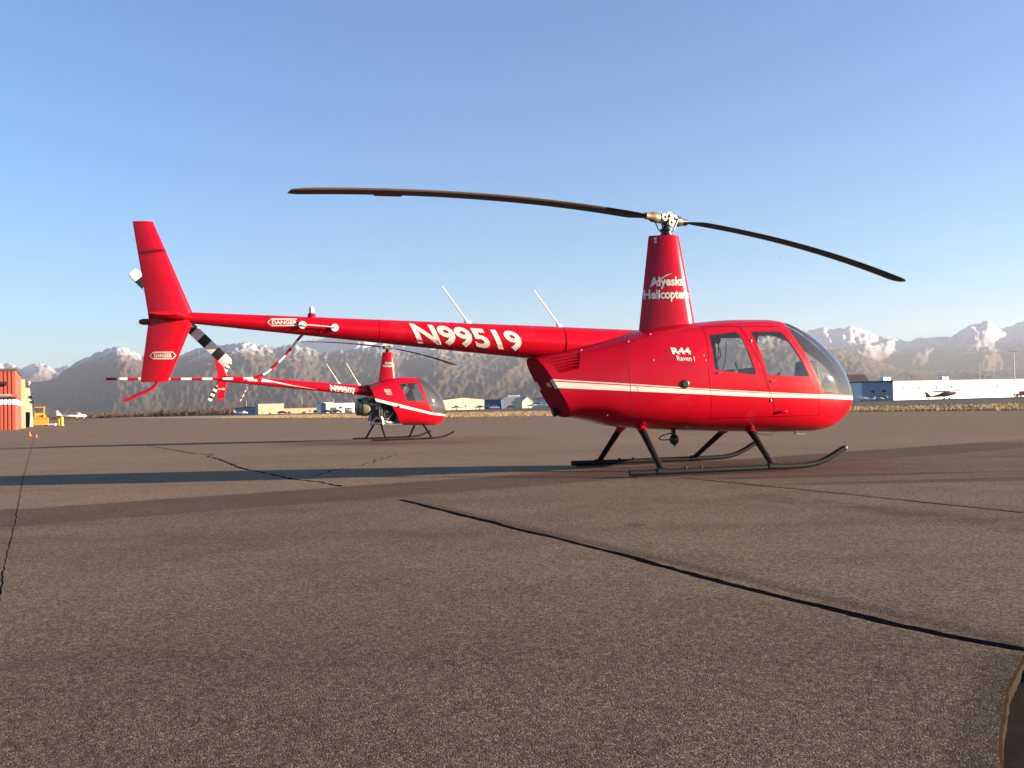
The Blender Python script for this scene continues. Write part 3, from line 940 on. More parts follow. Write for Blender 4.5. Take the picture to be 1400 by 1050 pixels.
for s, sg in (('R', -1), ('L', 1)):
    for key, wk in (('doorf', 'winf'), ('doorr', 'winr')):
        d = skin_obj(P[key + s], 'door', M['red44'], H1)
        skin_obj(P[wk + s], 'window_pane', M['glass'], d, -0.004)
        hx, hz_ = (1.075, 1.085) if key == 'doorf' else (0.345, 1.20)
        y0 = T44.ray_cast(Vector((hx, sg * 3, hz_)), Vector((0, -sg, 0)))[0].y
        h = MB(); h.ball((hx, y0 + sg * 0.004, hz_), 0.014, 0.010, 0.014, 10, 6); h.tube([(hx, y0 + sg * .012, hz_), (hx + .05, y0 + sg * .016, hz_ + .012)], .006, 8)
        h.build('door_handle', M['steel'], d)
        if key == 'doorf':
            # hinge bumps and lower latch
            for hx, hz_ in ((1.06, .85), (.86, 1.60)):
                y0 = T44.ray_cast(Vector((hx, sg * 3, hz_)), Vector((0, -sg, 0)))[0].y
                h = MB(); h.ball((hx, y0 + sg * .003, hz_), .010, .009, .02, 10, 6); h.build('hinge', M['lens'], d)
    skin_obj(P['ws' + s], 'windshield', M['screen'], H1, -0.002)
skin_obj(P['bow'], 'windshield_bow', M['panel'], H1, 0.003)
# inner lining so the cabin is not red inside
lin = MB()
for key in ('body', 'doorfR', 'doorfL', 'doorrR', 'doorrL', 'seam'):
    vs_, ns_, ff = P[key]
    sel = [q for q in ff if all(vs_[i].x > -0.1 for i in q)]
    lin.add([tuple(v - n * 0.025) for v, n in zip(vs_, ns_)], sel)
lin.build('cabin_lining', M['liner'], H1, recalc=False)
# rear cap of the cowling
mbc = MB()
ring = []
for k in range(48):
    a = 2 * math.pi * k / 48
    # cowling outline where the slanted plane meets it
    lo, hi = -1.95, -1.2
    for _ in range(30):
        x = (lo + hi) / 2
        zc, w, zt, zb = L44['zc'](x), L44['w'](x), L44['zt'](x), L44['zb'](x)
        s_, c_ = math.sin(a), math.cos(a)
        n_ = L44['nt'](x) if s_ >= 0 else L44['nb'](x)
        z = zc + ((zt - zc) if s_ >= 0 else (zc - zb)) * math.copysign(abs(s_) ** (2 / n_), s_)
        y = w * math.copysign(abs(c_) ** (2 / n_), c_)
        if (x + 1.44) * -0.72 + (z - 0.70) * -0.41 > 0: lo = x
        else: hi = x
    ring.append((x, y, z))
cx_ = tuple(sum(p[i] for p in ring) / 48 for i in range(3))
mbc.add(ring + [cx_], [(k, (k + 1) % 48, 48) for k in range(48)])
cap = mbc.build('cowling_rear_panel', M['redshaded'], H1, smooth=0)
# stripe remnants and small plate on the rear panel
for (ya, yb, za, zb_) in ((-.40, -.29, 1.05, 1.16), (.30, .41, 1.05, 1.16)):
    q = MB()
    def on(y, z): 
        x = -1.44 - (z - 0.70) * 0.41 / 0.72
        return (x - 0.004, y, z)
    q.add([on(ya, za), on(yb, za), on(yb, zb_), on(ya, zb_)], [(0, 1, 2, 3)])
    q.build('stripe_end', M['decal'], cap, smooth=0)
bmt = text_mesh('R44', 0.015)
bmt.verts.index_update()
q = MB(); q.add([on(-.20 + v.co.x * .16, 1.075 + v.co.y * .06) for v in bmt.verts], [[v.index for v in f.verts] for f in bmt.faces]); bmt.free()
q.build('rear_lettering', M['decal'], cap, smooth=0)
# louvres in the cowling, slats that stand out of a recess
vr = skin_obj(P['vent'], 'vent_recess', M['seam'], H1, -0.035)
for i in range(6):
    t_ = (i + 0.5) / 6
    a = Vector(vent[0]).lerp(Vector(vent[3]), t_); b = Vector(vent[1]).lerp(Vector(vent[2]), t_)
    sl = MB(); rows = []
    for j in range(9):
        p = a.lerp(b, j / 8)
        h = T44.ray_cast(Vector((p.x, -3, p.y)), Vector((0, 1, 0)))[0]
        y0 = h.y if h is not None else -0.4
        rows.append([(p.x, y0 + .03, p.y + .020), (p.x, y0 - .004, p.y - .006), (p.x, y0 - .002, p.y - .011), (p.x, y0 + .032, p.y + .012)])
    sl.rings(rows); sl.build('louvre_slat', M['red'], vr)

# ---- tail boom
def lerp(a, b, t): return a + (b - a) * t
def boom44(x):
    t = (x + 1.8) / (-5.78 + 1.8)
    return lerp(1.635, 1.935, t), lerp(.207, .066, t)
mb = MB(); rows = []
bx = [-0.2, -0.6, -1.0, -1.4] + [-1.8 - 0.2 * i for i in range(20)] + [-5.86]
for x in bx:
    z, r_ = boom44(x)
    if x > -1.8: r_ = min(r_, lerp(.207, .245, (x + 1.8) / 1.6)); z = lerp(1.635, 1.535, (x + 1.8) / 1.5)
    rows.append([(x, r_ * math.cos(a), z + r_ * math.sin(a)) for a in [2 * math.pi * k / 48 for k in range(48)]])
mb.rings(rows)
boom = mb.build('tail_boom', M['red'], H1)
TB = tree_of(boom)
for x in (-5.0, -4.4, -3.72, -2.86, -2.05, -1.45):
    z, r_ = boom44(x)
    q = MB()
    q.rings([[(x + dx, (r_ + dr) * math.cos(a), z + (r_ + dr) * math.sin(a)) for a in [2 * math.pi * k / 48 for k in range(48)]] for dx, dr in ((-.006, -.001), (-.005, .0022), (.005, .0022), (.006, -.001))], cap=False)
    q.build('boom_seam', M['red'], boom)
# flush rivet rows would be below a pixel; seams carry the joints
decal('registration_lettering', 'N99519', boom, TB, (-3.28, 1.640), (-1.975, 1.531), .230, -0.52, 0.032)
def danger(name, parent, tree, x0, x1, z, h, left=True, right=True):
    """word in a pointed outline"""
    decal(name, 'DANGER', parent, tree, (x0 + (.045 if left else 0.01), z + h * .24), (x1 - (.045 if right else 0.0), z + h * .24), h * .52, 0, 0.03)
    e = 0.10
    def bar(ax, az, bx, bz, w=0.07):
        d = Vector((bx - ax, (bz - az) * h / (x1 - x0))).normalized(); n = Vector((-d.y, d.x * (x1 - x0) / h)) * w * .30
        return [(ax + n.x * .15, az + n.y), (bx + n.x * .15, bz + n.y), (bx - n.x * .15, bz - n.y), (ax - n.x * .15, az - n.y)]
    ll, rr = (0.12 if left else 0.0), (0.88 if right else 1.0)
    ps = [bar(ll, .95, rr, .95), bar(ll, .05, rr, .05)]
    if left: ps += [bar(0, .5, ll, .95), bar(0, .5, ll, .05)]
    if right: ps += [bar(1, .5, rr, .95), bar(1, .5, rr, .05)]
    decal('danger_outline', '', parent, tree, (x0, z), (x1, z), h, bm=shape_bm(ps), grid=4)
danger('danger_lettering', boom, TB, -4.995, -4.67, 1.838, .085, True, False)
# white reflector pads joined by a rod
q = MB()
for x, z in ((-4.61, 1.848), (-4.245, 1.815)):
    y0 = TB.ray_cast(Vector((x, -3, z)), Vector((0, 1, 0)))[0].y
    d = MB(); d.lathe([(.043, -.004), (.045, .006), (.036, .012)], (x, y0 - .014, z), 'y', 20); po = d.build('pad', M['trw'], boom)
    d = MB(); d.tube([(x - .004, y0 - .02, z), (x - .03, y0 - .05, z - .012)], .006, 8); d.build('pad_pin', M['dull'], po)
    q.v  # keep
z1_, z2_ = 1.85, 1.817
d = MB(); d.tube([(-4.61, -.150, z1_), (-4.245, -.164, z2_)], .007, 8); d.build('pad_rod', M['trw'], boom)
# beacon
zb_, rb_ = boom44(-4.5)
d = MB(); d.lathe([(.05, -.02), (.046, .03), (.034, .045)], (-4.5, 0, zb_ + rb_), 'z', 20); be = d.build('beacon_base', M['red'], boom)
d = MB(); d.lathe([(.030, .04), (.030, .085), (.026, .11), (.012, .12)], (-4.5, 0, zb_ + rb_), 'z', 20); d.build('beacon_lens', M['lens'], be)
# whip antennas
def antenna(parent, xb, zb, xt, zt, s=1.0, y=0.0):
    a = MB(); rows = []
    for t_, c_, w_ in ((-.05, .085, .030), (.03, .07, .022), (.09, .035, .012), (.14, .022, .009), (.5, .019, .008), (1.0, .014, .005)):
        x, z = lerp(xb, xt, max(t_, -.02)), lerp(zb, zt, t_)
        c2, w2 = c_ * s, w_ * s
        rows.append([(x + c2 * math.cos(q_) * .6, y + w2 * math.sin(q_), z) for q_ in [2 * math.pi * k / 12 for k in range(12)]])
    a.rings(rows)
    return a.build('antenna', M['white'], parent)
antenna(boom, -2.64, 1.88, -2.955, 2.327)
antenna(boom, -1.47, 1.83, -1.80, 2.283)

# ---- fins, stabiliser, tail rotor, guard, tail skid
def fin(name, parent, st, thick, m=None):
    """st: list of (z, x_te, x_le)"""
    f = MB()
    f.rings([[(x, y, z) for x, y in airfoil(le, te, thick * (le - te) / .45, 9)] for z, te, le in st])
    return f.build(name, m or M['red'], parent, smooth=40)
fu = fin('upper_fin', H1, [(1.90, -6.284, -5.79), (1.96, -6.284, -5.80), (2.4, -6.346, -5.975), (2.8, -6.405, -6.132), (3.0, -6.434, -6.213), (3.022, -6.433, -6.222)], .115)
fl = fin('lower_fin', H1, [(1.92, -6.282, -5.80), (1.86, -6.290, -5.825), (1.5, -6.340, -5.972), (1.25, -6.374, -6.078), (1.222, -6.372, -6.090)], .115)
danger('danger_lettering', fl, tree_of(fl), -6.272, -5.995, 1.475, .080)
d = MB(); rows = []
for y, te, le in ((0.06, -6.28, -5.78), (0.0, -6.282, -5.785), (-.30, -6.25, -5.86), (-.56, -6.222, -5.925), (-.575, -6.215, -5.935)):
    rows.append([(x, y, 1.935 + h_) for x, h_ in airfoil(le, te, .042, 8)])
d.rings(rows); d.build('horizontal_stabilizer', M['red'], H1)
d = MB(); d.lathe([(.036, 0), (.036, .05), (.028, .085), (.012, .10)], (0, 0, 0), 'x', 16)
d.v = [(-6.285 - x, y, 1.895 + z) for x, y, z in d.v]; d.build('tail_light', M['dkred'], H1)
d = MB(); d.lathe([(.05, -.03), (.06, 0), (.06, .10), (.04, .14)], (-5.93, .06, 1.945), 'y', 20); d.cyl((-5.97, .1, 1.965), (-5.97, .33, 1.965), .022)
gb = d.build('tail_gearbox', M['dull'], H1)
trh = MB(); trh.lathe([(.05, -.03), (.06, 0), (.05, .04)], (-5.97, .29, 1.965), 'y', 16); trh.cyl((-6.09, .30, 2.085), (-5.85, .30, 1.845), .028)
trh.build('tail_rotor_hub', M['dull'], H1)
def tail_blade(parent, c, ang, r0, r1, chord, bands, name='tail_rotor_blade'):
    """bands alternate black and white from the root out to a white tip"""
    b = MB(); rows = []; ms = []
    ca, sa = math.cos(ang), math.sin(ang)
    steps = 24
    for i in range(steps + 1):
        r_ = lerp(r0, r1, i / steps)
        k_ = 1.0 if i < steps else 0.86
        rows.append([(c[0] + ca * r_ - sa * u * k_, c[1] + h_ - 0.012 * u / chord, c[2] + sa * r_ + ca * u * k_) for u, h_ in airfoil(chord * .5, -chord * .5, .016, 6)])
    n = len(rows[0]); o = 0
    for i in range(steps):
        mi = bands(i / steps)
        b.rings(rows[i:i + 2], mi, cap=False)
    b.add(rows[-1], [tuple(range(n))], bands(.999)); b.add(rows[0], [tuple(range(n))], bands(0))
    return b.build(name, [M['trb'], M['trw']], parent, smooth=40)
A44 = math.atan2(1.426 - 1.965, -5.445 + 5.97)
bd = lambda t_: [0, 1, 0, 1, 0, 1][min(5, int(t_ * 6))]
for an in (A44, A44 + math.pi): tail_blade(H1, (-5.97, .30, 1.965), an, .10, .745, .125, bd)
def bezier(p, n=8):
    out = []
    for i in range(len(p) - 1):
        for k in range(n): out.append(tuple(lerp(p[i][j], p[i + 1][j], k / n) for j in range(3)))
    return out + [p[-1]]
def smooth_path(p, n=60):
    fx = [0]
    for a, b in zip(p, p[1:]): fx.append(fx[-1] + (Vector(b) - Vector(a)).length)
    fs = [pchip([(fx[i], p[i][j]) for i in range(len(p))]) for j in range(3)]
    return [tuple(f(fx[-1] * k / n) for f in fs) for k in range(n + 1)]
gp = smooth_path([(-4.60, .10, 1.76), (-4.665, .17, 1.69), (-4.761, .22, 1.571), (-4.931, .25, 1.399), (-5.06, .26, 1.300), (-5.224, .26, 1.253), (-5.6, .26, 1.255), (-6.775, .26, 1.274)], 84)
d = MB(); d.tube(gp, .0165, 10, mfun=lambda i: (0, 1)[int(i / 84 * 21) % 2])
d.build('tail_rotor_guard', [M['red'], M['trw']], H1)
d = MB(); d.tube(smooth_path([(-6.20, 0, 1.26), (-6.215, 0, 1.20), (-6.27, 0, 1.145), (-6.42, 0, 1.075), (-6.50, 0, 1.035), (-6.555, 0, 1.026)], 20), .018, 10)
d.build('tail_skid', M['red'], H1)

# ---- mast fairing, mast, hub, rotor blades
d = MB()
st = [(1.66, -.425, .380, .27), (1.80, -.415, .362, .27), (2.0, -.388, .330, .26), (2.5, -.318, .248, .23), (2.97, -.252, .168, .20), (2.998, -.245, .160, .19)]
d.rings([[(x, y, z) for x, y in airfoil(le, te, th, 14)] for z, te, le, th in st])
mast = d.build('mast_fairing', M['red'], H1, smooth=50)
TM = tree_of(mast)
decal('company_lettering', 'Alyeska', mast, TM, (-.262, 2.345), (.172, 2.350), .115, 0, 0.03, grid=14)
decal('company_lettering', 'Helicopters', mast, TM, (-.345, 2.185), (.240, 2.180), .115, 0, 0.035, grid=18)
sw = [(0.0, .0), (.18, .30), (.42, .62), (.72, .92), (1.0, 1.0), (.70, .82), (.42, .50), (.2, .2)]
decal('company_swoosh', '', mast, TM, (-.275, 2.325), (.04, 2.355), .15, bm=shape_bm([sw]), grid=6, off=.006)
decal('fairing_mark', '', mast, TM, (-.19, 2.90), (-.16, 2.90), .07, bm=shape_bm([[(0, 0), (1, 0), (1, .42), (0, .42)], [(0, .55), (1, .55), (1, 1), (0, 1)]]), grid=2)
d = MB(); d.cyl((0, 0, 2.9), (0, 0, 3.20), .036, seg=20)
ms = d.build('rotor_mast', M['dull'], H1)
d = MB(); d.lathe([(.075, 2.99), (.082, 3.0), (.082, 3.022), (.070, 3.026), (.070, 3.055), (.088, 3.06), (.088, 3.085), (.060, 3.09), (.055, 3.12)], (0, 0, 0), 'z', 24)
d.build('swashplate', M['dark'], ms)
AZ, TE, DR, CONE, ZH = R(19.5), R(-2.0), .45, .02, 3.215
ca, sa = math.cos(AZ), math.sin(AZ)
bdir = Vector((ca, sa, 0)); tdir = Vector((-sa, ca, 0))
hub = MB()
# two side plates with round holes, standing along the blade axis
def ring_plate(mb_, c, ro, ri, th, ax, ux, seg=20):
    uz = Vector((0, 0, 1)); rows = []
    for off_, rr in ((-th, ro), (th, ro), (th, ri), (-th, ri), (-th, ro)):
        rows.append([tuple(Vector(c) + ax * off_ + ux * rr * math.cos(2 * math.pi * k / seg) + uz * rr * math.sin(2 * math.pi * k / seg)) for k in range(seg)])
    mb_.rings(rows, cap=False)
for s_ in (-1, 1):
    base = Vector((0, 0, ZH)) + tdir * (.062 * s_)
    for du, dz in ((-.085, .012), (0.0, .038), (.085, .008), (.03, -.048)):
        ring_plate(hub, base + bdir * du + Vector((0, 0, dz)), .047, .022, .012, tdir, bdir)
hub.build('hub_plate', M['brass'], ms)
d = MB(); d.tube([tuple(Vector((0, 0, ZH - .01)) - bdir * .16), tuple(Vector((0, 0, ZH - .01)) + bdir * .16)], .048, 16)
d.cyl(tuple(Vector((0, 0, ZH + .03)) - tdir * .10), tuple(Vector((0, 0, ZH + .03)) + tdir * .10), .020, seg=12)
d.build('teeter_block', M['dull'], ms)
def blade_pt(s_, r_, R_=5.03, dr=DR, te=TE, cone=CONE, zh=ZH):
    return Vector((s_ * r_ * math.cos(te) * ca, s_ * r_ * math.cos(te) * sa, zh + s_ * r_ * math.sin(te) + cone * r_ - dr * (r_ / R_) ** 2))
def main_blade(parent, s_, R_, chord, root, pt, bd_, td_, lead):
    """lead = +1/-1: which side of the span is the leading edge"""
    b = MB(); rows = []
    n = 44
    for i in range(n + 1):
        r_ = lerp(root, R_, i / n)
        p = pt(s_, r_)
        k_ = min(1.0, .42 + 1.6 * max(0, (r_ - root)) / .55)
        sweep = 0.0
        if i == n: k_ = .55; sweep = -.32
        elif i == n - 1: k_ = .93; sweep = -.05
        pitch = 0.10
        rows.append([tuple(p + td_ * lead * ((u + sweep * chord * .5) ) * k_ + Vector((0, 0, h_ * k_ + u * pitch * .6))) for u, h_ in airfoil(chord * .27, -chord * .73, chord * .085, 7)])
    m_ = len(rows[0])
    for i in range(n):
        o = len(b.v)
        b.v += rows[i] + rows[i + 1]
        for k in range(m_):
            k2 = (k + 1) % m_
            le = k in (0, 1, m_ - 1, m_ - 2)
            b.f.append((o + k, o + k2, o + m_ + k2, o + m_ + k)); b.mi.append(1 if le and i > 6 else 0)
    b.add(rows[-1], [tuple(range(m_))]); b.add(rows[0], [tuple(range(m_))[::-1]])
    o = b.build('rotor_blade', [M['blade'], M['edge']], parent, smooth=50)
    bm_ = bmesh.new(); bm_.from_mesh(o.data); bmesh.ops.remove_doubles(bm_, verts=bm_.verts, dist=1e-5); bm_.to_mesh(o.data); bm_.free()
    o.data.polygons.foreach_set('use_smooth', [True] * len(o.data.polygons)); o.data.set_sharp_from_angle(angle=R(50))
    return o
for s_ in (-1, 1):
    bl = main_blade(H1, s_, 5.03, .255, .30, blade_pt, bdir, tdir, s_)
    d = MB(); p0, p1, p2 = blade_pt(s_, .10), blade_pt(s_, .17), blade_pt(s_, .42)
    d.tube([tuple(p0), tuple(p1), tuple(blade_pt(s_, .24)), tuple(blade_pt(s_, .27)), tuple(blade_pt(s_, .36))], [.058, .066, .066, .048, .042], 18)
    gpr = d.build('blade_grip', M['brass'] if s_ < 0 else M['dull'], bl)
    d = MB(); ph = blade_pt(s_, .13) - tdir * (.085 * s_)
    d.tube([tuple(blade_pt(s_, .13)), tuple(ph)], .016, 10); d.build('pitch_horn', M['brass'], bl)
    d = MB(); d.tube([tuple(ph), (ph.x * .62, ph.y * .62, 3.075)], .0085, 8); d.ball(tuple(ph), .016, seg=10, rings=6); d.build('pitch_link', M['steel'], bl)
    if s_ > 0: continue
    # trim tab
    d = MB(); q0, q1 = blade_pt(s_, 3.72), blade_pt(s_, 4.05)
    tv = -tdir * s_
    d.add([tuple(q0 + tv * .175 + Vector((0, 0, -.016))), tuple(q1 + tv * .175 + Vector((0, 0, -.016))), tuple(q1 + tv * .197 + Vector((0, 0, -.022))), tuple(q0 + tv * .197 + Vector((0, 0, -.022)))] + [tuple(q0 + tv * .175 + Vector((0, 0, -.013))), tuple(q1 + tv * .175 + Vector((0, 0, -.013))), tuple(q1 + tv * .197 + Vector((0, 0, -.019))), tuple(q0 + tv * .197 + Vector((0, 0, -.019)))], [(0, 1, 2, 3), (7, 6, 5, 4), (0, 4, 5, 1), (1, 5, 6, 2), (2, 6, 7, 3), (3, 7, 4, 0)])
    d.build('trim_tab', M['dkred'], bl, smooth=0)

# ---- cabin lettering, fuel cap, step, belly gear
decal('model_lettering', 'R44', body, T44, (-.225, 1.447), (.020, 1.440), .078, -.25, 0.045)
decal('model_lettering', 'Raven I', body, T44, (-.175, 1.362), (.052, 1.352), .060, -.15, 0.012)
for nm, x, z, r_, m_ in (('fuel_cap', -.09, 1.073, .052, M['dark']),):
    y0 = T44.ray_cast(Vector((x, -3, z)), Vector((0, 1, 0)))[0].y
    d = MB(); d.lathe([(r_ * .7, -.010), (r_, -.002), (r_, .02)], (x, y0 - .004, z), 'y', 24); fc_ = d.build(nm, m_, H1, smooth=15)
d = MB(); y0 = T44.ray_cast(Vector((1.24, -3, .702)), Vector((0, 1, 0)))[0].y
d.tube(smooth_path([(1.19, y0 + .01, .702), (1.205, y0 - .022, .702), (1.25, y0 - .03, .702), (1.285, y0 - .02, .704), (1.295, y0 + .01, .704)], 12), .011, 8); d.build('step_handle', M['red'], H1)
for x, z in ((-.72, 1.61), (-.42, 1.70), (-1.30, 1.515), (-.47, 1.37), (.18, 1.42), (.195, 1.36), (-1.03, .72), (1.95, .88)):
    h = T44.ray_cast(Vector((x, -3, z)), Vector((0, 1, 0)))[0]
    if h is None: continue
    d = MB(); d.ball((x, h.y, z), .008, .006, .012, 8, 6); d.build('fastener', M['lens'], H1)
# panel lines pressed into the cowling
def skin_line(pts, wdt, name='panel_line'):
    q = MB(); rows = []
    for (a, b) in zip(pts, pts[1:]):
        n = max(2, int(math.hypot(b[0] - a[0], b[1] - a[1]) / .04))
        dd = Vector((b[0] - a[0], b[1] - a[1])).normalized(); nn = Vector((-dd.y, dd.x)) * wdt * .5
        for k in range(n + 1):
            p = Vector(a).lerp(Vector(b), k / n); rr_ = []
            for sg_ in (1, -1):
                h = T44.ray_cast(Vector((p.x + nn.x * sg_, -3, p.y + nn.y * sg_)), Vector((0, 1, 0)))[0]
                if h is None: break
                rr_.append((h.x, h.y - .0015, h.z))
            if len(rr_) == 2: rows.append(rr_)
    if len(rows) > 1:
        q.rings(rows, cap=False, closed=False); q.build(name, M['seam'], body, smooth=0)
skin_line([(-.80, 1.60), (-.78, 1.15), (-.75, .60)], .005)
skin_line([(-.30, 1.62), (-.30, 1.37), (-.31, 1.33)], .005)
skin_line([(-1.30, 1.36), (-.80, 1.34)], .005)
skin_line([(-.46, 1.40), (-.30, 1.37), (.215, 1.20)], .005)
skin_line([(.62, 1.10), (.82, 1.10), (.90, .97)], .004)
skin_line([(1.42, 1.06), (1.55, 1.06)], .004)
skin_line([(-.70, 1.06), (-.55, .56)], .004)
# landing gear
for sg_, far in ((-1, 0), (1, 1)):
    d = MB(); Y_ = 1.06 * sg_
    d.tube(smooth_path([(-1.02, Y_, .055), (-.8, Y_, .052), (0, Y_, .052), (.9, Y_, .052), (1.22, Y_, .056), (1.42, Y_, .082), (1.60, Y_, .15), (1.74, Y_, .225), (1.80, Y_, .248)], 44), .034, 14)
    skid = d.build('skid', M['skid'], H1)
    d = MB(); d.cyl((1.795, Y_, .246), (1.815, Y_, .254), .036, seg=14); d.build('skid_cap', M['steel'], skid)
    d = MB(); d.box(-.95, .9, Y_ - .022, Y_ + .022, .006, .020); d.build('wear_shoe', M['skid'], skid, smooth=0)
    for x in (-.32, -.12):
        d = MB(); d.cyl((x, Y_, .03), (x, Y_, .102), .018, seg=10); d.build('skid_lug', M['skid'], skid)
    for xt_, zt_, xb_ in ((-.56, .575, -.62), (.93, .50, .81)):
        d = MB()
        top = Vector((xt_, .30 * sg_, zt_)); bot = Vector((xb_, 1.06 * sg_, .07))
        d.tube([tuple(top.lerp(bot, t_)) for t_ in (0, .3, .6, 1.0)], [.052, .046, .042, .040], 14, flat=((0, .8 * sg_, .55), .62))
        leg = d.build('strut', M['skid'], H1)
        d = MB(); d.tube([tuple(top.lerp(bot, t_)) for t_ in (-.02, .05, .11, .13)], [.080, .066, .058, .054], 14, flat=((0, .8 * sg_, .55), .7))
        d.build('strut_cuff', M['red'], leg)
        d = MB(); d.tube([(xb_ - .06, Y_, .058), (xb_ + .06, Y_, .058)], .041, 14); d.build('saddle', M['skid'], leg)
# hanging drain and exhaust under the belly
d = MB(); d.tube([(.02, 0, .52), (.02, 0, .42)], .03, 12); d.ball((.025, 0, .375), .062, .062, .070, 14, 10); d.cyl((.03, 0, .32), (.035, -.005, .285), .014, .010, 10)
ex = d.build('belly_fitting', M['dark'], H1)
d = MB(); d.tube(smooth_path([(.0, 0, .46), (-.12, -.02, .44), (-.20, -.03, .395), (-.12, -.02, .375), (-.02, 0, .38)], 18), .007, 8); d.build('belly_hose', M['rubber'], ex)
d = MB(); d.tube(smooth_path([(1.02, -.25, .46), (1.10, -.28, .42), (1.22, -.30, .41), (1.32, -.28, .45)], 14), .005, 6); d.build('belly_cable', M['rubber'], H1)
d = MB(); d.tube([(-1.40, 0.12, .80), (-1.56, .12, .76)], .055, 14); d.build('exhaust_pipe', M['dark'], H1)
d = MB(); d.tube(smooth_path([(1.75, .0, .45), (1.78, 0, .40), (1.86, 0, .385), (1.92, 0, .385)], 8), .008, 8); d.build('pitot_tube', M['steel'], H1)

# ---- inside the cabin
def section(L, x, k, n=40):
    zc, w, zt, zb = L['zc'](x), L['w'](x), L['zt'](x), L['zb'](x)
    out = []
    for i in range(n):
        a = 2 * math.pi * i / n; c_, s_ = math.cos(a), math.sin(a)
        n_ = L['nt'](x) if s_ >= 0 else L['nb'](x)
        out.append((x, k * w * math.copysign(abs(c_) ** (2 / n_), c_), zc + k * ((zt - zc) if s_ >= 0 else (zc - zb)) * math.copysign(abs(s_) ** (2 / n_), s_)))
    return out
d = MB(); d.rings([section(L44, -.06, .95), section(L44, -.03, .95)]); d.build('bulkhead', M['liner'], H1, smooth=30)
d = MB(); d.box(0, 1.90, -.40, .40, .54, .56); d.build('cabin_floor', M['liner'], H1, smooth=0)
for x in (.12, .98):
    for y in (-.26, .26):
        d = MB(); d.box(x, x + .46, y - .19, y + .19, .64, .84); st_ = d.build('seat', M['leather'], H1, bevel=.04)
        d = MB()
        d.prism([(x - .03, .80), (x + .10, .80), (x + .02, 1.27), (x - .07, 1.27)], 'y', y - .19, y + .19); d.build('backrest', M['leather'], st_, bevel=.03)
        d = MB(); d.tube([(x - .02, y - .2, 1.36), (x + .15, y - .05, 1.10), (x + .28, y + .18, .86)], .018, 6, flat=((0, 1, 0), .3)); d.build('seat_belt', M['panel'], st_)
d = MB(); d.prism([(1.86, .53), (2.05, .53), (2.10, 1.00), (2.04, 1.36), (1.90, 1.36), (1.86, 1.05)], 'y', -.16, .16); ip = d.build('instrument_console', M['panel'], H1, bevel=.02)
for k, (y, z) in enumerate(((-.08, 1.28), (.08, 1.28), (-.08, 1.14), (.08, 1.14), (0, 1.0))):
    q = MB(); q.lathe([(.052, -.004), (.052, .008), (.044, .010)], (0, 0, 0), 'x', 18); q.v = [(1.888 - a, y + b, z + c) for a, b, c in q.v]; q.build('instrument_dial', M['dark'], ip)
d = MB(); d.tube([(1.62, 0, .55), (1.56, 0, 1.02), (1.50, 0, 1.16)], .016, 8); d.tube([(1.50, 0, 1.16), (1.40, -.28, 1.20), (1.38, -.32, 1.06)], .012, 8); d.tube([(1.50, 0, 1.16), (1.40, .28, 1.20), (1.38, .32, 1.06)], .012, 8)
d.build('control_stick', M['panel'], H1)
for y in (-.05, .16):
    d = MB()
    d.tube(smooth_path([(.62, y - .07, 1.66), (.62, y - .05, 1.745), (.62, y, 1.775), (.62, y + .05, 1.745), (.62, y + .07, 1.66)], 14), .010, 8)
    hs = d.build('headset', M['panel'], H1)
    for e_ in (-1, 1):
        q = MB(); q.ball((.62, y + .07 * e_, 1.64), .042, .025, .05, 12, 8); q.build('ear_cup', M['panel'], hs)
    q = MB(); q.tube(smooth_path([(.62, y - .07, 1.60), (.66, y - .06, 1.45), (.58, y - .02, 1.32), (.70, y + .02, 1.25), (.78, y + .04, 1.42), (.80, y + .05, 1.62)], 24), .006, 6); q.build('headset_cord', M['rubber'], hs)
d = MB(); d.box(.35, .80, -.06, .06, 1.76, 1.82); d.build('overhead_console', M['panel'], H1, bevel=.015)

# ================================================================== SMALL HELICOPTER
H2 = empty('helicopter', (-3.5, 25.8, 0), R(25), 'small red two-seat helicopter with exposed engine and the number N99507, rotor parked', 'helicopter')
L22 = dict(
    zt=pchip([(-.7, 1.53), (-.5, 1.58), (.02, 1.70), (.344, 1.75), (.843, 1.743), (1.1, 1.657), (1.43, 1.38), (1.645, 1.06), (1.715, .86), (1.73, .79)]),
    zb=pchip([(-.7, .42), (.34, .405), (.638, .395), (1.295, .375), (1.518, .415), (1.66, .53), (1.715, .66), (1.73, .74)]),
    w=pchip([(-.7, .36), (-.3, .46), (.1, .535), (.6, .555), (1.0, .53), (1.3, .45), (1.5, .34), (1.65, .19), (1.71, .08), (1.73, .02)]),
    zc=pchip([(-.7, 1.0), (1, .95), (1.73, .77)]),
    nt=pchip([(-.7, 2.8), (.8, 2.4), (1.73, 2.1)]), nb=pchip([(-.7, 2.8), (1, 2.7), (1.73, 2.1)]))
xs = [-.7 + .05 * i for i in range(43)] + [1.48, 1.53, 1.58, 1.62, 1.655, 1.68, 1.70, 1.713, 1.722, 1.728, 1.73]
bm = loft_bm(L22, sorted(x for x in xs if x < 1.46 or x >= 1.48), 72)
win2 = rounded([(.215, 1.555), (.745, 1.588), (.925, 1.048), (.405, 1.078)], .04)
ws2 = [(.93, 1.80), (.80, 1.695), (.90, 1.40), (1.045, .97), (1.165, .765), (1.45, .705), (1.8, .645)]
rear2 = [(-.60, 1.62), (-.585, 1.527), (-.455, 1.085), (-.04, .962), (.265, .434), (.29, .35)]
door2 = [(.15, 1.62), (.78, 1.64), (1.0, .97), (1.08, .72), (.98, .48), (.42, .48), (.30, 1.0)]
for p in (win2, door2): cut_lines(bm, poly_segs(p))
cut_lines(bm, list(zip(ws2, ws2[1:]))); cut_lines(bm, list(zip(rear2, rear2[1:])))
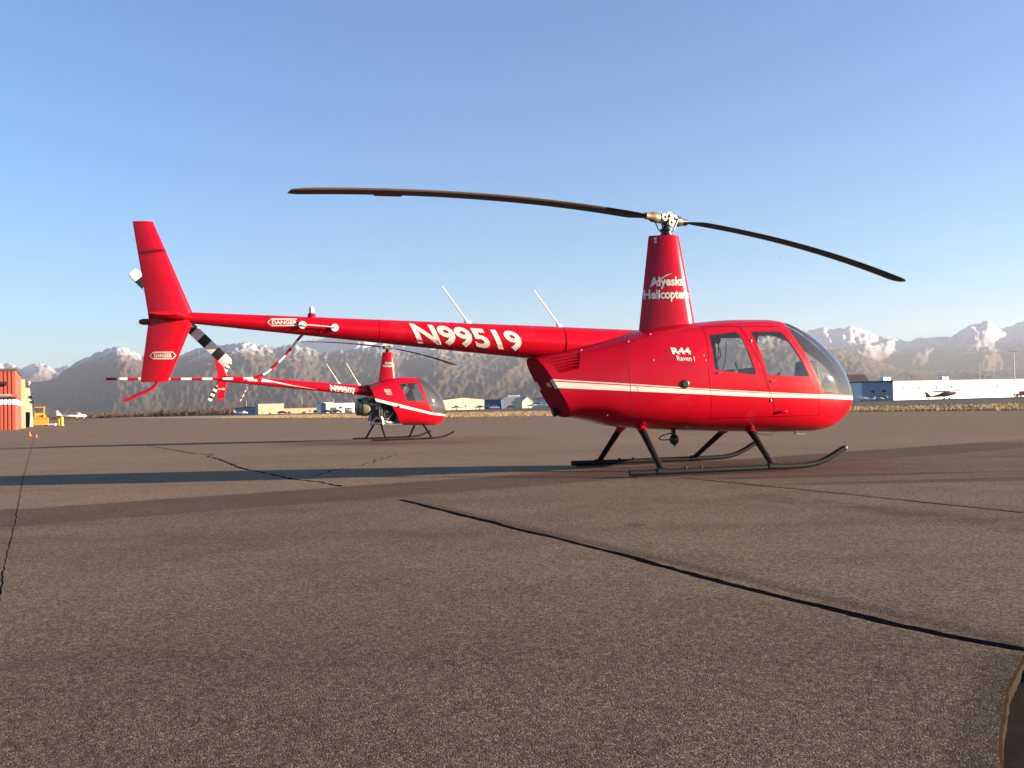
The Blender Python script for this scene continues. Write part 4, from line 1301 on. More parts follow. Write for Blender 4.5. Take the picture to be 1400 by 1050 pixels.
for yy in (-.018, .018):
    fs = [f for f in bm.faces if f.calc_center_median().x > .7]
    es = {e for f in fs for e in f.edges}; vv = {v for f in fs for v in f.verts}
    bmesh.ops.bisect_plane(bm, geom=list(vv) + list(es) + fs, plane_co=(0, yy, 0), plane_no=(0, 1, 0), dist=1e-5)
def right_of(pts, x, z):
    for (x0, z0), (x1, z1) in zip(pts, pts[1:]):
        if z1 <= z <= z0: return x > x0 + (x1 - x0) * (z - z0) / (z1 - z0 + 1e-9)
    return x > (pts[0][0] if z > pts[0][1] else pts[-1][0])
def cls2(c, f):
    x, y, z = c.x, c.y, c.z
    s = 'R' if y < 0 else 'L'
    if not right_of(rear2, x, z): return 'cut'
    if z > .645 and right_of(ws2, x, z) and x > .78: return 'bow' if abs(y) < .018 else 'ws' + s
    if abs(y) > .2:
        if inside(win2, x, z): return 'win' + s
        if inside(door2, x, z): return 'door' + s
    return 'body'
Q = split_skin(bm, cls2); bm.free()
Q.pop('cut', None)
allv, allf = [], []
for k, (vs_, ns_, ff) in Q.items():
    o_ = len(allv); allv += vs_; allf += [[i + o_ for i in q] for q in ff]
T22 = BVHTree.FromPolygons(allv, allf)
body2 = skin_obj(Q['body'], 'cabin_shell', M['red22'], H2)
for s in 'RL':
    d_ = skin_obj(Q['door' + s], 'door', M['red22'], H2)
    skin_obj(Q['win' + s], 'window_pane', M['glass'], d_, -.003)
    skin_obj(Q['ws' + s], 'windshield', M['screen'], H2)
skin_obj(Q['bow'], 'windshield_bow', M['panel'], H2, .002)
lin = MB()
for key in ('body', 'doorR', 'doorL'):
    vs_, ns_, ff = Q[key]
    lin.add([tuple(v - n * .022) for v, n in zip(vs_, ns_)], ff)
lin.build('cabin_lining', M['liner'], H2, recalc=False)
decal('model_lettering', 'R22', body2, T22, (-.205, 1.335), (-.035, 1.322), .085, -.2, .045)
decal('model_lettering', 'Beta II', body2, T22, (-.165, 1.262), (-.02, 1.250), .055, -.1, .012)
y0 = T22.ray_cast(Vector((.15, -3, .92)), Vector((0, 1, 0)))[0].y
d = MB(); d.lathe([(.03, -.008), (.042, 0), (.042, .02)], (.15, y0 - .004, .92), 'y', 16); d.build('fuel_cap', M['dark'], H2)
# bulkhead, firewall and belly behind the cabin
d = MB(); d.rings([section(L22, .30, .93), section(L22, .32, .93)]); d.build('firewall', M['dark'], H2)
d = MB(); d.rings([[(x, y, max(z, lerp(1.06, .95, (x + .5) / .8))) for x, y, z in section(L22, x_, .94)] for x_ in (-.50, -.48)]); d.build('upper_bulkhead', M['dark'], H2)
d = MB(); d.rings([[(x_, -.36, 1.0), (x_, .36, 1.0), (x_, .36, 1.03), (x_, -.36, 1.03)] for x_ in (-.42, .3)]); d.build('engine_deck', M['dark'], H2, smooth=0)
# boom
def boom22(x):
    t_ = (x + .65) / (-3.82 + .65)
    return lerp(1.392, 1.707, t_), lerp(.142, .094, t_)
d = MB(); rows = []
for i in range(18):
    x = lerp(-.45, -4.36, i / 17); z, r_ = boom22(x)
    rows.append([(x, r_ * math.cos(a), z + r_ * math.sin(a)) for a in [2 * math.pi * k / 32 for k in range(32)]])
d.rings(rows); bo2 = d.build('tail_boom', M['red'], H2); TB2 = tree_of(bo2)
decal('registration_lettering', 'N99507', bo2, TB2, (-1.62, 1.395), (-.925, 1.288), .175, -.30, .045)
decal('boom_swoosh', '', bo2, TB2, (-3.47, 1.66), (-2.0, 1.435), .10, bm=shape_bm([[(0, .05), (.02, .95), (.25, .62), (.55, .30), (1.0, .08), (1.0, .02), (.5, .10), (.22, .30)]]), grid=12)
decal('boom_danger_mark', 'DANGER', bo2, TB2, (-3.80, 1.690), (-3.55, 1.672), .06, -.2, .04)
antenna(bo2, -.80, 1.55, -1.157, 2.163, .9)
antenna(bo2, -1.36, 1.60, -1.705, 2.144, .9)
# tail group
f2 = fin('upper_fin', H2, [(1.70, -4.56, -4.27), (1.81, -4.55, -4.30), (2.05, -4.585, -4.385), (2.30, -4.63, -4.465), (2.32, -4.62, -4.48)], .05)
f3 = fin('lower_fin', H2, [(1.78, -4.55, -4.28), (1.68, -4.55, -4.31), (1.45, -4.555, -4.36), (1.25, -4.575, -4.41), (1.235, -4.57, -4.43)], .05)
decal('danger_lettering', 'DANGER', f3, tree_of(f3), (-4.535, 1.47), (-4.375, 1.47), .04, 0, .04)
d = MB(); d.rings([[(x, y, 1.745 + h_) for x, h_ in airfoil(le, te, .03, 6)] for y, te, le in ((.05, -4.5, -4.2), (-.25, -4.46, -4.25), (-.42, -4.44, -4.29))]); d.build('horizontal_stabilizer', M['red'], H2)
d = MB(); d.tube(smooth_path([(-4.48, 0, 1.26), (-4.49, 0, 1.21), (-4.53, 0, 1.15), (-4.60, 0, 1.10)], 10), .014, 8); d.build('tail_skid', M['red'], H2)
d = MB(); d.lathe([(.05, -.05), (.06, .06), (.03, .10)], (-4.40, .04, 1.735), 'y', 14); d.cyl((-4.44, .08, 1.74), (-4.44, .25, 1.74), .018); d.build('tail_gearbox', M['dull'], H2)
A22 = math.atan2(1.097 - 1.74, -4.803 + 4.463)
for an in (A22, A22 + math.pi): tail_blade(H2, (-4.45, .22, 1.74), an, .07, .62 if an == A22 else .54, .10, lambda t_: [0, 1, 0, 1, 0, 1, 0, 1][min(7, int(t_ * 8))])
d = MB(); d.tube(smooth_path([(-3.60, .08, 1.70), (-3.70, .13, 1.62), (-3.80, .16, 1.50), (-3.90, .17, 1.30), (-4.0, .17, 1.118)], 36), .013, 8, mfun=lambda i: (0, 1)[int(i / 36 * 11) % 2]); d.build('tail_rotor_guard', [M['red'], M['trw']], H2)
# mast and rotor
d = MB(); d.rings([[(x, y, z) for x, y in airfoil(le, te, th, 12)] for z, te, le, th in ((1.55, -.25, .30, .22), (1.72, -.232, .262, .22), (2.10, -.165, .222, .20), (2.44, -.112, .186, .17), (2.455, -.105, .180, .16))])
ma2 = d.build('mast_fairing', M['red'], H2, smooth=50); TM2 = tree_of(ma2)
decal('company_lettering', 'Alyeska', ma2, TM2, (-.075, 2.125), (.165, 2.125), .060, 0, .035, grid=10)
decal('company_lettering', 'Helicopters', ma2, TM2, (-.125, 2.045), (.20, 2.045), .060, 0, .035, grid=12)
d = MB(); d.cyl((.04, 0, 2.4), (.04, 0, 2.59), .03); d.lathe([(.06, 2.45), (.065, 2.50), (.05, 2.52), (.05, 2.54)], (.04, 0, 0), 'z', 16); ms2 = d.build('rotor_mast', M['dark'], H2)
AZ2 = R(40); b2 = Vector((math.cos(AZ2), math.sin(AZ2), 0)); t2 = Vector((-math.sin(AZ2), math.cos(AZ2), 0))
def blade_pt2(s_, r_):
    te = R(-2.5)
    return Vector((.04, 0, 0)) + Vector((s_ * r_ * math.cos(te) * b2.x, s_ * r_ * math.cos(te) * b2.y, 2.585 + s_ * r_ * math.sin(te) - .2 * (r_ / 3.83) ** 2))
d = MB(); d.tube([tuple(Vector((.04, 0, 2.585)) - b2 * .2), tuple(Vector((.04, 0, 2.585)) + b2 * .2)], .045, 12); d.box(-.02, .10, -.06, .06, 2.55, 2.64); d.build('rotor_hub', M['dull'], ms2)
for s_ in (-1, 1): main_blade(H2, s_, 3.83, .19, .22, blade_pt2, b2, t2, s_)
# engine: fan scroll, block, exhaust, frame
d = MB(); d.lathe([(.17, -.12), (.24, -.10), (.265, -.02), (.265, .06), (.22, .12), (.10, .13)], (0, 0, 0), 'x', 28); d.v = [(-.66 + x, y, .94 + z) for x, y, z in d.v]
fan = d.build('fan_scroll', M['olive'], H2)
d = MB(); d.lathe([(.20, 0), (.235, .02), (.235, .10), (.18, .14)], (0, 0, 0), 'x', 24); d.v = [(-.89 + x, y, .94 + z) for x, y, z in d.v]; d.build('fan_inlet', M['dark'], fan)
d = MB(); d.box(-.50, .10, -.17, .17, .62, .98); d.box(-.34, -.02, -.34, .34, .68, .84)
for k in range(5): d.box(-.36 + .07 * k, -.325 + .07 * k, -.37, .37, .66, .87)
eng = d.build('engine_block', M['dull'], H2, smooth=0)
d = MB(); d.tube([(-.30, -.33, .66), (-.28, -.36, .55), (-.10, -.34, .50), (.12, -.22, .50)], .035, 10); d.build('exhaust_pipe', M['steel'], eng)
d = MB(); d.tube([(-.5, .2, .6), (-.3, .2, .55), (.1, .2, .52)], .05, 12); d.build('muffler', M['dull'], eng)
d = MB(); d.box(-.28, .02, -.16, .16, 1.0, 1.06); d.cyl((-.40, -.20, .90), (-.30, -.20, .90), .05); d.cyl((-.2, -.30, .80), (-.1, -.38, .78), .03); d.build('engine_accessory', M['lens'], eng)
d = MB(); d.lathe([(.13, -.03), (.135, 0), (.13, .03)], (-.30, 0, 1.33), 'x', 20); d.cyl((-.6, 0, 1.36), (.1, 0, 1.36), .05); d.box(-.58, .28, -.30, .30, 1.30, 1.55); d.build('drive_housing', M['dark'], eng)
for pts in ([(-.32, -.30, 1.05), (-.25, -.38, .45)], [(.22, -.34, .92), (-.25, -.38, .45)], [(-.25, -.38, .45), (.30, -.36, .43)], [(-.25, -.38, .45), (-.55, -.10, .45)], [(-.55, -.10, .45), (-.55, .10, .45)], [(-.32, .30, 1.05), (-.25, .38, .45)], [(.22, .34, .92), (-.25, .38, .45)], [(-.25, .38, .45), (.30, .36, .43)], [(-.25, .38, .45), (-.55, .10, .45)], [(-.55, -.10, .45), (-.32, -.25, .72)], [(-.55, -.1, .45), (-.50, -.1, .80)]):
    d = MB(); d.tube(pts, .016, 8); d.build('frame_tube', M['steel'], H2)
# landing gear
for sg_ in (-1, 1):
    Y_ = .95 * sg_
    d = MB(); d.tube(smooth_path([(-.75, Y_, .042), (-.3, Y_, .040), (.5, Y_, .040), (1.05, Y_, .045), (1.30, Y_, .075), (1.50, Y_, .15), (1.60, Y_, .195)], 30), .026, 10); sk = d.build('skid', M['skid'], H2)
    for xt_, zt_, xb_ in ((-.30, .45, -.36), (.92, .42, .95)):
        d = MB(); d.tube([(xt_, .34 * sg_, zt_), (xb_, Y_, .05)], [.030, .026], 10); lg = d.build('strut', M['skid'], H2)
        d = MB(); d.tube([(xb_ - .05, Y_, .045), (xb_ + .05, Y_, .045)], .032, 10); d.build('saddle', M['skid'], lg)
# seats and console
for y in (-.22, .22):
    d = MB(); d.box(.36, .80, y - .15, y + .15, .60, .80); s2 = d.build('seat', M['leather'], H2, bevel=.03)
    d = MB(); d.prism([(.34, .78), (.46, .78), (.40, 1.22), (.32, 1.22)], 'y', y - .17, y + .17); d.build('backrest', M['leather'], s2, bevel=.02)
d = MB(); d.prism([(1.15, .50), (1.32, .50), (1.34, .80), (1.32, 1.00), (1.18, 1.00)], 'y', -.15, .15); d.build('instrument_console', M['panel'], H2, bevel=.02)

# ================================================================== PEOPLE IN THE SMALL HELICOPTER
M['skin'] = mat('skin', (0.46, 0.27, 0.19), 0.55, var=.08)
M['hair'] = mat('hair_dark', (0.030, 0.020, 0.015), 0.6)
M['jacket'] = mat('green_jacket', (0.055, 0.13, 0.080), 0.8, scale=20)
M['navy'] = mat('dark_jacket', (0.050, 0.055, 0.075), 0.8, scale=20)
M['trouser'] = mat('trousers', (0.05, 0.05, 0.06), 0.85)
def person(loc, rz, label, jacket, lean, group=None):
    """seated figure, hips at the origin of the seat, facing +x"""
    root = empty('person', loc, rz, label, 'person')
    nodes = [((0, 0, .10), .13), ((.02 + lean * .3, 0, .32), .125), ((.04 + lean, 0, .50), .145), ((.06 + lean, 0, .585), .060), ((.075 + lean * 1.1, 0, .64), .055)]
    edges = [(0, 1), (1, 2), (2, 3), (3, 4)]
    def addn(p, r_, par):
        nodes.append((p, r_)); edges.append((par, len(nodes) - 1)); return len(nodes) - 1
    for s_ in (-1, 1):
        a = addn((.04 + lean, .17 * s_, .50), .070, 2)
        b = addn((.10 + lean, .22 * s_, .26), .050, a)
        c = addn((.30 + lean, .16 * s_, .18), .038, b)
        h1 = addn((.37 + lean, .15 * s_, .19), .034, c)
        for k, (dy, ln) in enumerate(((-.024, .070), (-.008, .080), (.008, .075), (.024, .060))):
            f1 = addn((.41 + lean, (.15 + dy) * s_, .195), .010, h1)
            addn((.41 + ln * .6 + lean, (.15 + dy) * s_, .175), .008, f1)
        tb = addn((.38 + lean, (.15 - .045) * s_, .20), .010, h1); addn((.42 + lean, (.15 - .055) * s_, .19), .008, tb)
        k1 = addn((.12, .11 * s_, .09), .095, 0); k2 = addn((.46, .13 * s_, .10), .068, k1)
        k3 = addn((.52, -.0 + .10 * s_, -.13), .050, k2); k4 = addn((.53, 0 + .10 * s_, -.19), .042, k3); addn((.63, .10 * s_, -.20), .034, k4)
    me = bpy.data.meshes.new('body')
    me.from_pydata([n_[0] for n_ in nodes], edges, [])
    o = bpy.data.objects.new('body', me); COL.objects.link(o); o.parent = root
    sk_ = o.modifiers.new('skin', 'SKIN'); sk_.use_smooth_shade = True
    for i, n_ in enumerate(nodes):
        me.skin_vertices[0].data[i].radius = (n_[1], n_[1]); me.skin_vertices[0].data[i].use_root = (i == 0)
    ss = o.modifiers.new('sub', 'SUBSURF'); ss.levels = 1; ss.render_levels = 1
    me.materials.append(jacket)
    hx, hz_ = .10 + lean * 1.15, .745
    d = MB(); rows = []
    for i in range(15):
        ph = math.pi * i / 14; ring = []
        for k in range(20):
            a = 2 * math.pi * k / 20
            cx_, cy_, cz_ = math.sin(ph) * math.cos(a), math.sin(ph) * math.sin(a), math.cos(ph)
            rx = .098; ry = .076; rz_ = .118
            if cz_ < -.2: rx *= 1 + cz_ * .10; ry *= 1 + cz_ * .22
            x, y, z = rx * cx_, ry * cy_, rz_ * cz_
            if cx_ > .9 and -.35 < cz_ < .05 and abs(cy_) < .3: x += .022          # nose
            if cx_ > .8 and abs(cz_ - .08) < .1 and .2 < abs(cy_) < .5: x -= .010   # eye sockets
            if cx_ > .75 and -.62 < cz_ < -.48 and abs(cy_) < .35: x += .006       # lips
            ring.append((hx + x + .012, y, hz_ + z))
        rows.append(ring)
    d.rings(rows)
    for s_ in (-1, 1): d.ball((hx, .078 * s_, hz_ - .005), .020, .010, .030, 8, 6)
    hd = d.build('head', M['skin'], root, smooth=60)
    d = MB(); rows = []
    for i in range(9):
        ph = math.pi * .60 * i / 8; ring = []
        for k in range(20):
            a = 2 * math.pi * k / 20
            fr_ = max(0, math.cos(a))
            p_ = ph * (1 - .42 * fr_)
            ring.append((hx + .008 + .108 * math.sin(p_) * math.cos(a), .086 * math.sin(p_) * math.sin(a), hz_ + .008 + .124 * math.cos(p_)))
        rows.append(ring)
    d.rings(rows); d.build('hair', M['hair'], root, smooth=60)
    d = MB(); d.tube(smooth_path([(hx, -.09, hz_), (hx, -.085, hz_ + .08), (hx, 0, hz_ + .142), (hx, .085, hz_ + .08), (hx, .09, hz_)], 16), .009, 6)
    for s_ in (-1, 1): d.ball((hx, .094 * s_, hz_ - .005), .036, .020, .045, 10, 8)
    d.tube([(hx + .02, -.10, hz_ - .03), (hx + .10, -.06, hz_ - .07), (hx + .115, -.02, hz_ - .07)], .005, 6)
    d.build('headset', M['panel'], root)
    return root
def on_h2(x, y, z):
    c, s = math.cos(R(25)), math.sin(R(25))
    return (-3.5 + x * c - y * s, 25.8 + x * s + y * c, z)
person(on_h2(.50, -.22, .735), R(25), 'person in green jacket with dark hair and headset seated in the small helicopter', M['jacket'], .03)
person(on_h2(.43, .24, .755), R(25 - 35), 'person in dark jacket and headset beside the one in green', M['navy'], .0)

# ================================================================== BUILDINGS
M['wall_white'] = mat('white_cladding', (0.78, 0.76, 0.72), 0.6, var=.06, scale=.6)
M['wall_cream'] = mat('cream_cladding', (0.42, 0.36, 0.24), 0.65, var=.10, scale=.5)
M['wall_tan'] = mat('tan_cladding', (0.60, 0.47, 0.30), 0.65, var=.08, scale=.5)
M['wall_blue'] = mat('blue_grey_cladding', (0.25, 0.29, 0.35), 0.6, var=.10, scale=.5)
M['wall_deep'] = mat('deep_blue_cladding', (0.045, 0.085, 0.19), 0.6, var=.15, scale=.5)
M['wall_grey'] = mat('grey_cladding', (0.26, 0.26, 0.27), 0.6, var=.12, scale=.5)
M['roof_dark'] = mat('dark_roofing', (0.055, 0.050, 0.050), 0.75, var=.2, scale=.5)
M['roof_brown'] = mat('brown_roofing', (0.11, 0.075, 0.06), 0.8, var=.15, scale=.5)
M['roof_pale'] = mat('pale_roofing', (0.42, 0.40, 0.38), 0.6, var=.15, scale=.5)
M['trim'] = mat('grey_trim', (0.30, 0.28, 0.26), 0.6)
M['pane'] = mat('dark_window', (0.05, 0.055, 0.065), 0.15)
M['yellow'] = mat('yellow_machine_paint', (0.48, 0.25, 0.035), 0.5, var=.15, scale=4)
M['brightyellow'] = mat('yellow_post_paint', (0.75, 0.55, 0.03), 0.5)
M['tyre'] = mat('tyre', (0.018, 0.017, 0.016), 0.85)
M['hangred'] = mat('red_corrugated_steel', (0.27, 0.046, 0.028), 0.6, var=.16, scale=1.2)
M['planedark'] = mat('maroon_fabric', (0.085, 0.012, 0.016), 0.4)
M['planegrey'] = mat('grey_aircraft_paint', (0.30, 0.30, 0.31), 0.4)
M['orange'] = mat('orange_trim', (0.55, 0.13, 0.04), 0.45)
M['pole'] = mat('galvanised_pole', (0.36, 0.34, 0.32), 0.5, 0.4)
M['carred'] = mat('dark_red_car', (0.17, 0.02, 0.02), 0.3)
M['carblue'] = mat('blue_car', (0.04, 0.07, 0.16), 0.3)
M['carwhite'] = mat('white_car', (0.70, 0.69, 0.66), 0.3)
M['cardark'] = mat('black_car', (0.03, 0.03, 0.032), 0.3)

def px_at(px, py, d):
    v = fwd + rt * ((px - 700) / 1260.0) + upv * ((525 - py) / 1260.0)
    t = d / v.y
    return Vector((v.x * t, d, CAM_H + v.z * t))
def X_at(px, d): return px_at(px, 555, d).x

def building(name, label, cat, x, y, rz, w, dp, h, rise, walls, roof, openings=(), group=None, panels=0, shift=0):
    """gabled or flat shed; front faces -y locally, origin at the front left foot
    openings: (kind, x0, x1, z0, z1) on the front"""
    root = empty(name, (x, y, -.04), rz, label, cat, group)
    n = max(1, panels)
    for k in range(n):
        a, b = w * k / n, w * (k + 1) / n
        d = MB()
        def top(u): return h + rise * (1 - abs(2 * u / w - 1)) if rise and not shift else h + shift * u / w
        mid_ = [w / 2] if rise and not shift and a < w / 2 < b else []
        us = [a + .03 * (n > 1)] + mid_ + [b - .03 * (n > 1)]
        d.prism([(us[0], 0), (us[-1], 0)] + [(u, top(u)) for u in us[::-1]], 'y', 0, .2)
        d.build('wall_panel' if n > 1 else 'front_wall', walls, root, smooth=0)
    if n > 1:
        d = MB(); d.prism([(0, 0), (w, 0), (w, h - .05 + shift), (0, h - .05)], 'y', .06, .18); d.build('front_wall', M['trim'], root, smooth=0)
    for u, nm in ((0.0, 'side_wall'), (w - .2, 'side_wall')):
        d = MB(); d.box(u, u + .2, .2, dp, 0, h - .02 + (shift if u > 1 else 0)); d.build(nm, walls, root, smooth=0)
    d = MB(); d.prism([(0, 0), (w, 0)] + ([(w, h), (w / 2, h + rise), (0, h)] if rise else [(w, h - .1 + shift), (0, h - .1)]), 'y', dp, dp + .2); d.build('back_wall', walls, root, smooth=0)
    d = MB()
    if rise:
        for s_ in (0, 1):
            xa, xb = (-.35, w / 2) if s_ == 0 else (w / 2, w + .35)
            za, zb = (h - .35 * 2 * rise / w, h + rise) if s_ == 0 else (h + rise, h - .35 * 2 * rise / w)
            d.prism([(xa, za + .02), (xb, zb + .02), (xb, zb + .22), (xa, za + .22)], 'y', -.35, dp + .4)
    else:
        d.prism([(-.25, h), (w + .25, h + shift), (w + .25, h + .25 + shift), (-.25, h + .25)], 'y', -.25, dp + .4)
    d.build('roof', roof, root, smooth=0)
    for kind, x0, x1, z0, z1 in openings:
        d = MB(); d.box(x0, x1, -.06, .05, z0, z1)
        if kind == 'window':
            o = d.build('window', M['trim'], root, smooth=0)
            d = MB(); e = min(.12, (x1 - x0) * .15); d.box(x0 + e, x1 - e, -.08, -.05, z0 + e, z1 - e); d.build('pane', M['pane'], o, smooth=0)
        elif kind == 'door':
            o = d.build('door', M['trim'], root, smooth=0)
            d = MB(); d.box(x1 - .25, x1 - .15, -.1, -.06, z0 + (z1 - z0) * .4, z0 + (z1 - z0) * .5); d.build('handle', M['steel'], o, smooth=0)
        elif kind == 'dark':
            d.build('hangar_door', M['roof_dark'], root, smooth=0)
        elif kind == 'blue':
            d.build('hangar_door', M['wall_deep'], root, smooth=0)
    return root
def roof_box(root, x, y, z, sx, sy, sz, m, name='roof_vent'):
    d = MB(); d.box(x, x + sx, y, y + sy, z, z + sz, taper=.08); d.build(name, m, root, smooth=0)

def span(px0, px1, d, th):
    """foot of a wall that starts at column px0, d metres away, and runs at angle th to column px1"""
    x0, k = X_at(px0, d), X_at(px1, 1.0)
    s_ = (k * d - x0) / (math.cos(th) - k * math.sin(th))
    return x0, d, s_
def bld(name, label, cat, px0, px1, d, th, dp, h, rise, walls, roof, ops=(), **kw):
    x, y, w = span(px0, px1, d, th)
    ops = [(k, a * w, b * w, z0, z1) for k, a, b, z0, z1 in ops]
    return building(name, label, cat, x, y, th, w, dp, h, rise, walls, roof, ops, **kw)
TH = R(30)
# long white hangar row on the right
W_ = span(1222, 1440, 270, R(32))[2]
ops = []
for px in (1236.5, 1257, 1281.5, 1301.6, 1324.3, 1343.5, 1365, 1383, 1405, 1425):
    u = span(1222, px, 270, R(32))[2]; hw = .42 if int(px) % 2 else .30
    ops.append(('window', (u - hw) / W_, (u + hw) / W_, 3.0, 4.1))
wh = bld('hangar_row', 'long white hangar row with small square windows and a dark roof edge', 'hangar', 1222, 1440, 270, R(32), 18, 5.6, 0, M['wall_white'], M['roof_dark'], ops, panels=6, shift=.35)
for u in (4, 6.0, 33.5, 35.5): roof_box(wh, u, 6, 5.9, 1.4, 1.4, 1.1, M['wall_white'])
# blue-grey hangar and its neighbours
bld('blue_hangar', 'blue-grey shed with two dark windows at the end of the white hangars', 'hangar', 1185.5, 1221.5, 271, R(-12), 14, 5.5, 0, M['wall_blue'], M['roof_dark'], [('window', .14, .33, 2.2, 3.1), ('window', .57, .76, 2.3, 3.2), ('door', .88, .97, 0, 2.0)], shift=-.3)
br = bld('brown_roofed_shed', 'shed with a brown pitched roof and a deep blue front', 'building', 1140, 1190, 305, R(-4), 16, 4.6, 0, M['wall_deep'], M['roof_dark'], [('dark', .15, .75, 0, 2.0)])
d = MB(); d.prism([(-.5, 4.9), (7.5, 8.9), (15.5, 4.9)], 'x', -.4, 12.5); d.build('pitched_roof', M['roof_brown'], br, smooth=0)
# tan hangar and those beside it
bld('tan_hangar', 'tan gabled hangar with three small dark vents near the eaves', 'hangar', 606, 662, 400, TH, 15, 4.3, .95, M['wall_tan'], M['roof_brown'], [('window', .20, .23, 2.9, 3.4), ('window', .47, .50, 3.0, 3.5), ('window', .70, .73, 3.1, 3.6)])
bld('deep_blue_hangar', 'low deep blue hangar between the tan hangar and a grey arched roof', 'hangar', 663, 685, 440, R(-5), 16, 4.2, 0, M['wall_deep'], M['roof_dark'], [('blue', .15, .85, 0, 3)])
# arched roof hangar
root = empty('arched_hangar', (-6.6, 465, -.04), R(8), 'grey hangar with a long rounded metal roof', 'hangar')
d = MB(); arc = [(0, 0)] + [(7.3 - 7.3 * math.cos(math.pi * k / 12), 1.6 + 4.6 * math.sin(math.pi * k / 12) ** .7) for k in range(13)] + [(14.6, 0)]
d.prism(arc, 'y', 0, 26); d.build('arched_roof', M['wall_grey'], root, smooth=0)
d = MB(); d.box(2, 12, -.1, .02, 0, 2.0); d.build('hangar_door', M['trim'], root, smooth=0)
d = MB(); d.box(5.0, 11, 3, 8, 6.0, 6.5); d.build('roof_ridge', M['wall_white'], root, smooth=0)
bld('wedge_shed', 'tan shed with a sloping gable beside the arched roof', 'building', 714, 728, 430, R(35), 8, 3.0, 2.0, M['wall_tan'], M['roof_pale'], [('window', .55, .72, 3.0, 3.6)])
bld('grey_shed', 'dim grey shed partly hidden behind the red cowling', 'building', 728, 756, 452, R(-3), 10, 4.4, .8, M['wall_blue'], M['roof_pale'], [('window', .2, .32, 1.6, 2.6)])
# left middle distance
bld('cream_block', 'square cream building standing alone by the treeline', 'building', 353, 388, 480, TH, 6, 5.2, 0, M['wall_cream'], M['roof_pale'], [('door', .12, .20, 0, 1.2), ('dark', .40, .50, 0, .8)])
bld('blue_annex', 'low blue-grey annex beside the square cream building', 'building', 322, 353, 495, R(-8), 10, 3.4, .8, M['wall_blue'], M['roof_dark'], [('window', .2, .4, 1.0, 2.0)])
bld('cream_wall_shed', 'long low cream shed with rusty lower wall', 'building', 388, 433, 505, R(24), 8, 2.9, 0, M['wall_cream'], M['roof_brown'], [('dark', .12, .2, 0, 1.2), ('dark', .55, .66, 0, .9), ('window', .75, .83, .8, 1.6)])
bld('white_grey_hangar', 'white-fronted hangar with a grey end wall behind the small helicopter', 'hangar', 446, 496, 430, TH, 14, 4.3, 0, M['wall_white'], M['roof_pale'], [('dark', .10, .28, 0, 2.6), ('window', .34, .44, 1.8, 3.0), ('dark', .5, .7, 0, 2.2)])
bld('grey_end_shed', 'small grey shed with a white roof edge', 'building', 439, 446, 432, R(-10), 10, 4.3, .5, M['wall_grey'], M['wall_white'], [('door', .25, .6, 0, 1.8)])

# ---- red corrugated hangar at the left with its white band
root = empty('red_hangar', (-37.2, 69, 0), 0, 'red corrugated steel hangar with a white band round it', 'hangar')
def corrugated(p, q, z0, z1, pitch=.26, depth=.05):
    P_, Q_ = Vector(p), Vector(q); L_ = (Q_ - P_).length; dr = (Q_ - P_) / L_; nr = Vector((dr.y, -dr.x))
    pts = []; u = 0.0
    while u < L_:
        for du, o_ in ((0, 0), (pitch * .35, 0), (pitch * .45, depth), (pitch * .90, depth)):
            if u + du <= L_: pts.append((u + du, o_))
        u += pitch
    pts.append((L_, 0)); m_ = MB(); rows = []
    for u, o_ in pts:
        b = P_ + dr * u + nr * o_
        rows.append([(b.x, b.y, z0), (b.x, b.y, z1)])
    m_.rings(rows, cap=False, closed=False); return m_
c0, c1, c2 = (-12.4, -6.2), (0, 0), (-4.75, 9.6)
for p, q in ((c0, c1), (c1, c2)):
    corrugated(p, q, 0, 4.45).build('corrugated_wall', M['hangred'], root, smooth=0, recalc=False)
    corrugated(p, q, 1.92, 2.28, depth=.056).build('white_band', M['white'], root, smooth=0, recalc=False)
for o in [x for x in root.children if x.name.startswith('white_band')]: o.location = (.012, -.012, 0)
d = MB(); d.prism([(-12.5, -6.4), (.14, -.10), (-4.65, 9.75), (-17.3, 3.4)], 'z', 4.44, 4.60); d.build('roof', M['roof_dark'], root, smooth=0)
d = MB(); d.prism([(-4.75, 9.6), (-17.1, 3.4), (-17.2, 3.6), (-4.85, 9.8)], 'z', 0, 4.42); d.build('back_wall', M['hangred'], root, smooth=0)
d = MB(); d.prism([(-4.78, 9.66), (-4.45, 9.80), (-4.60, 10.1), (-4.93, 9.96)], 'z', 0, 4.2); d.build('corner_trim', M['wall_cream'], root, smooth=0)
d = MB(); d.box(-2.4, -.50, -.30, -.08, 3.42, 3.62)
for k in range(5): d.box(-2.3 + k * .40, -2.2 + k * .40, -.26, -.10, 3.30, 3.43)
o = d.build('wall_lamp_bar', M['dark'], None, smooth=0); o.location = (-37.2, 69, 0); o.rotation_euler = (0, 0, R(26.6)); tag(o, 'dark horizontal lamp bar fixed high on the red corrugated wall', 'lamp bar')
# cream tower-like end wall past it
root = empty('cream_end_building', (-48.65, 91.5, 0), R(27.5), 'narrow pale yellow building end with wall lamps behind the red hangar', 'building')
d = MB(); d.prism([(0, 0), (.95, 0), (.85, 2.2), (.66, 3.9), (.20, 4.0), (0, 3.2)], 'y', 0, 3); d.build('end_wall', M['wall_cream'], root, smooth=0)
d = MB(); d.prism([(.2, 4.0), (.68, 3.9), (.7, 4.1), (.2, 4.2)], 'y', -.1, 3.1); d.build('roof', M['roof_dark'], root, smooth=0)
d = MB(); d.box(.25, .60, -.06, .02, 0, 1.5); d.build('door', M['roof_dark'], root, smooth=0)
for u, z in ((-.02, 4.35), (.62, 4.40), (.85, 3.0), (.98, 2.5)):
    d = MB(); d.ball((u, -.12, z), .13, .12, .13, 10, 6); d.box(u - .03, u + .03, -.1, .2, z - .25, z - .05); d.build('wall_lamp', M['dark'] if u != .62 else M['white'], root)
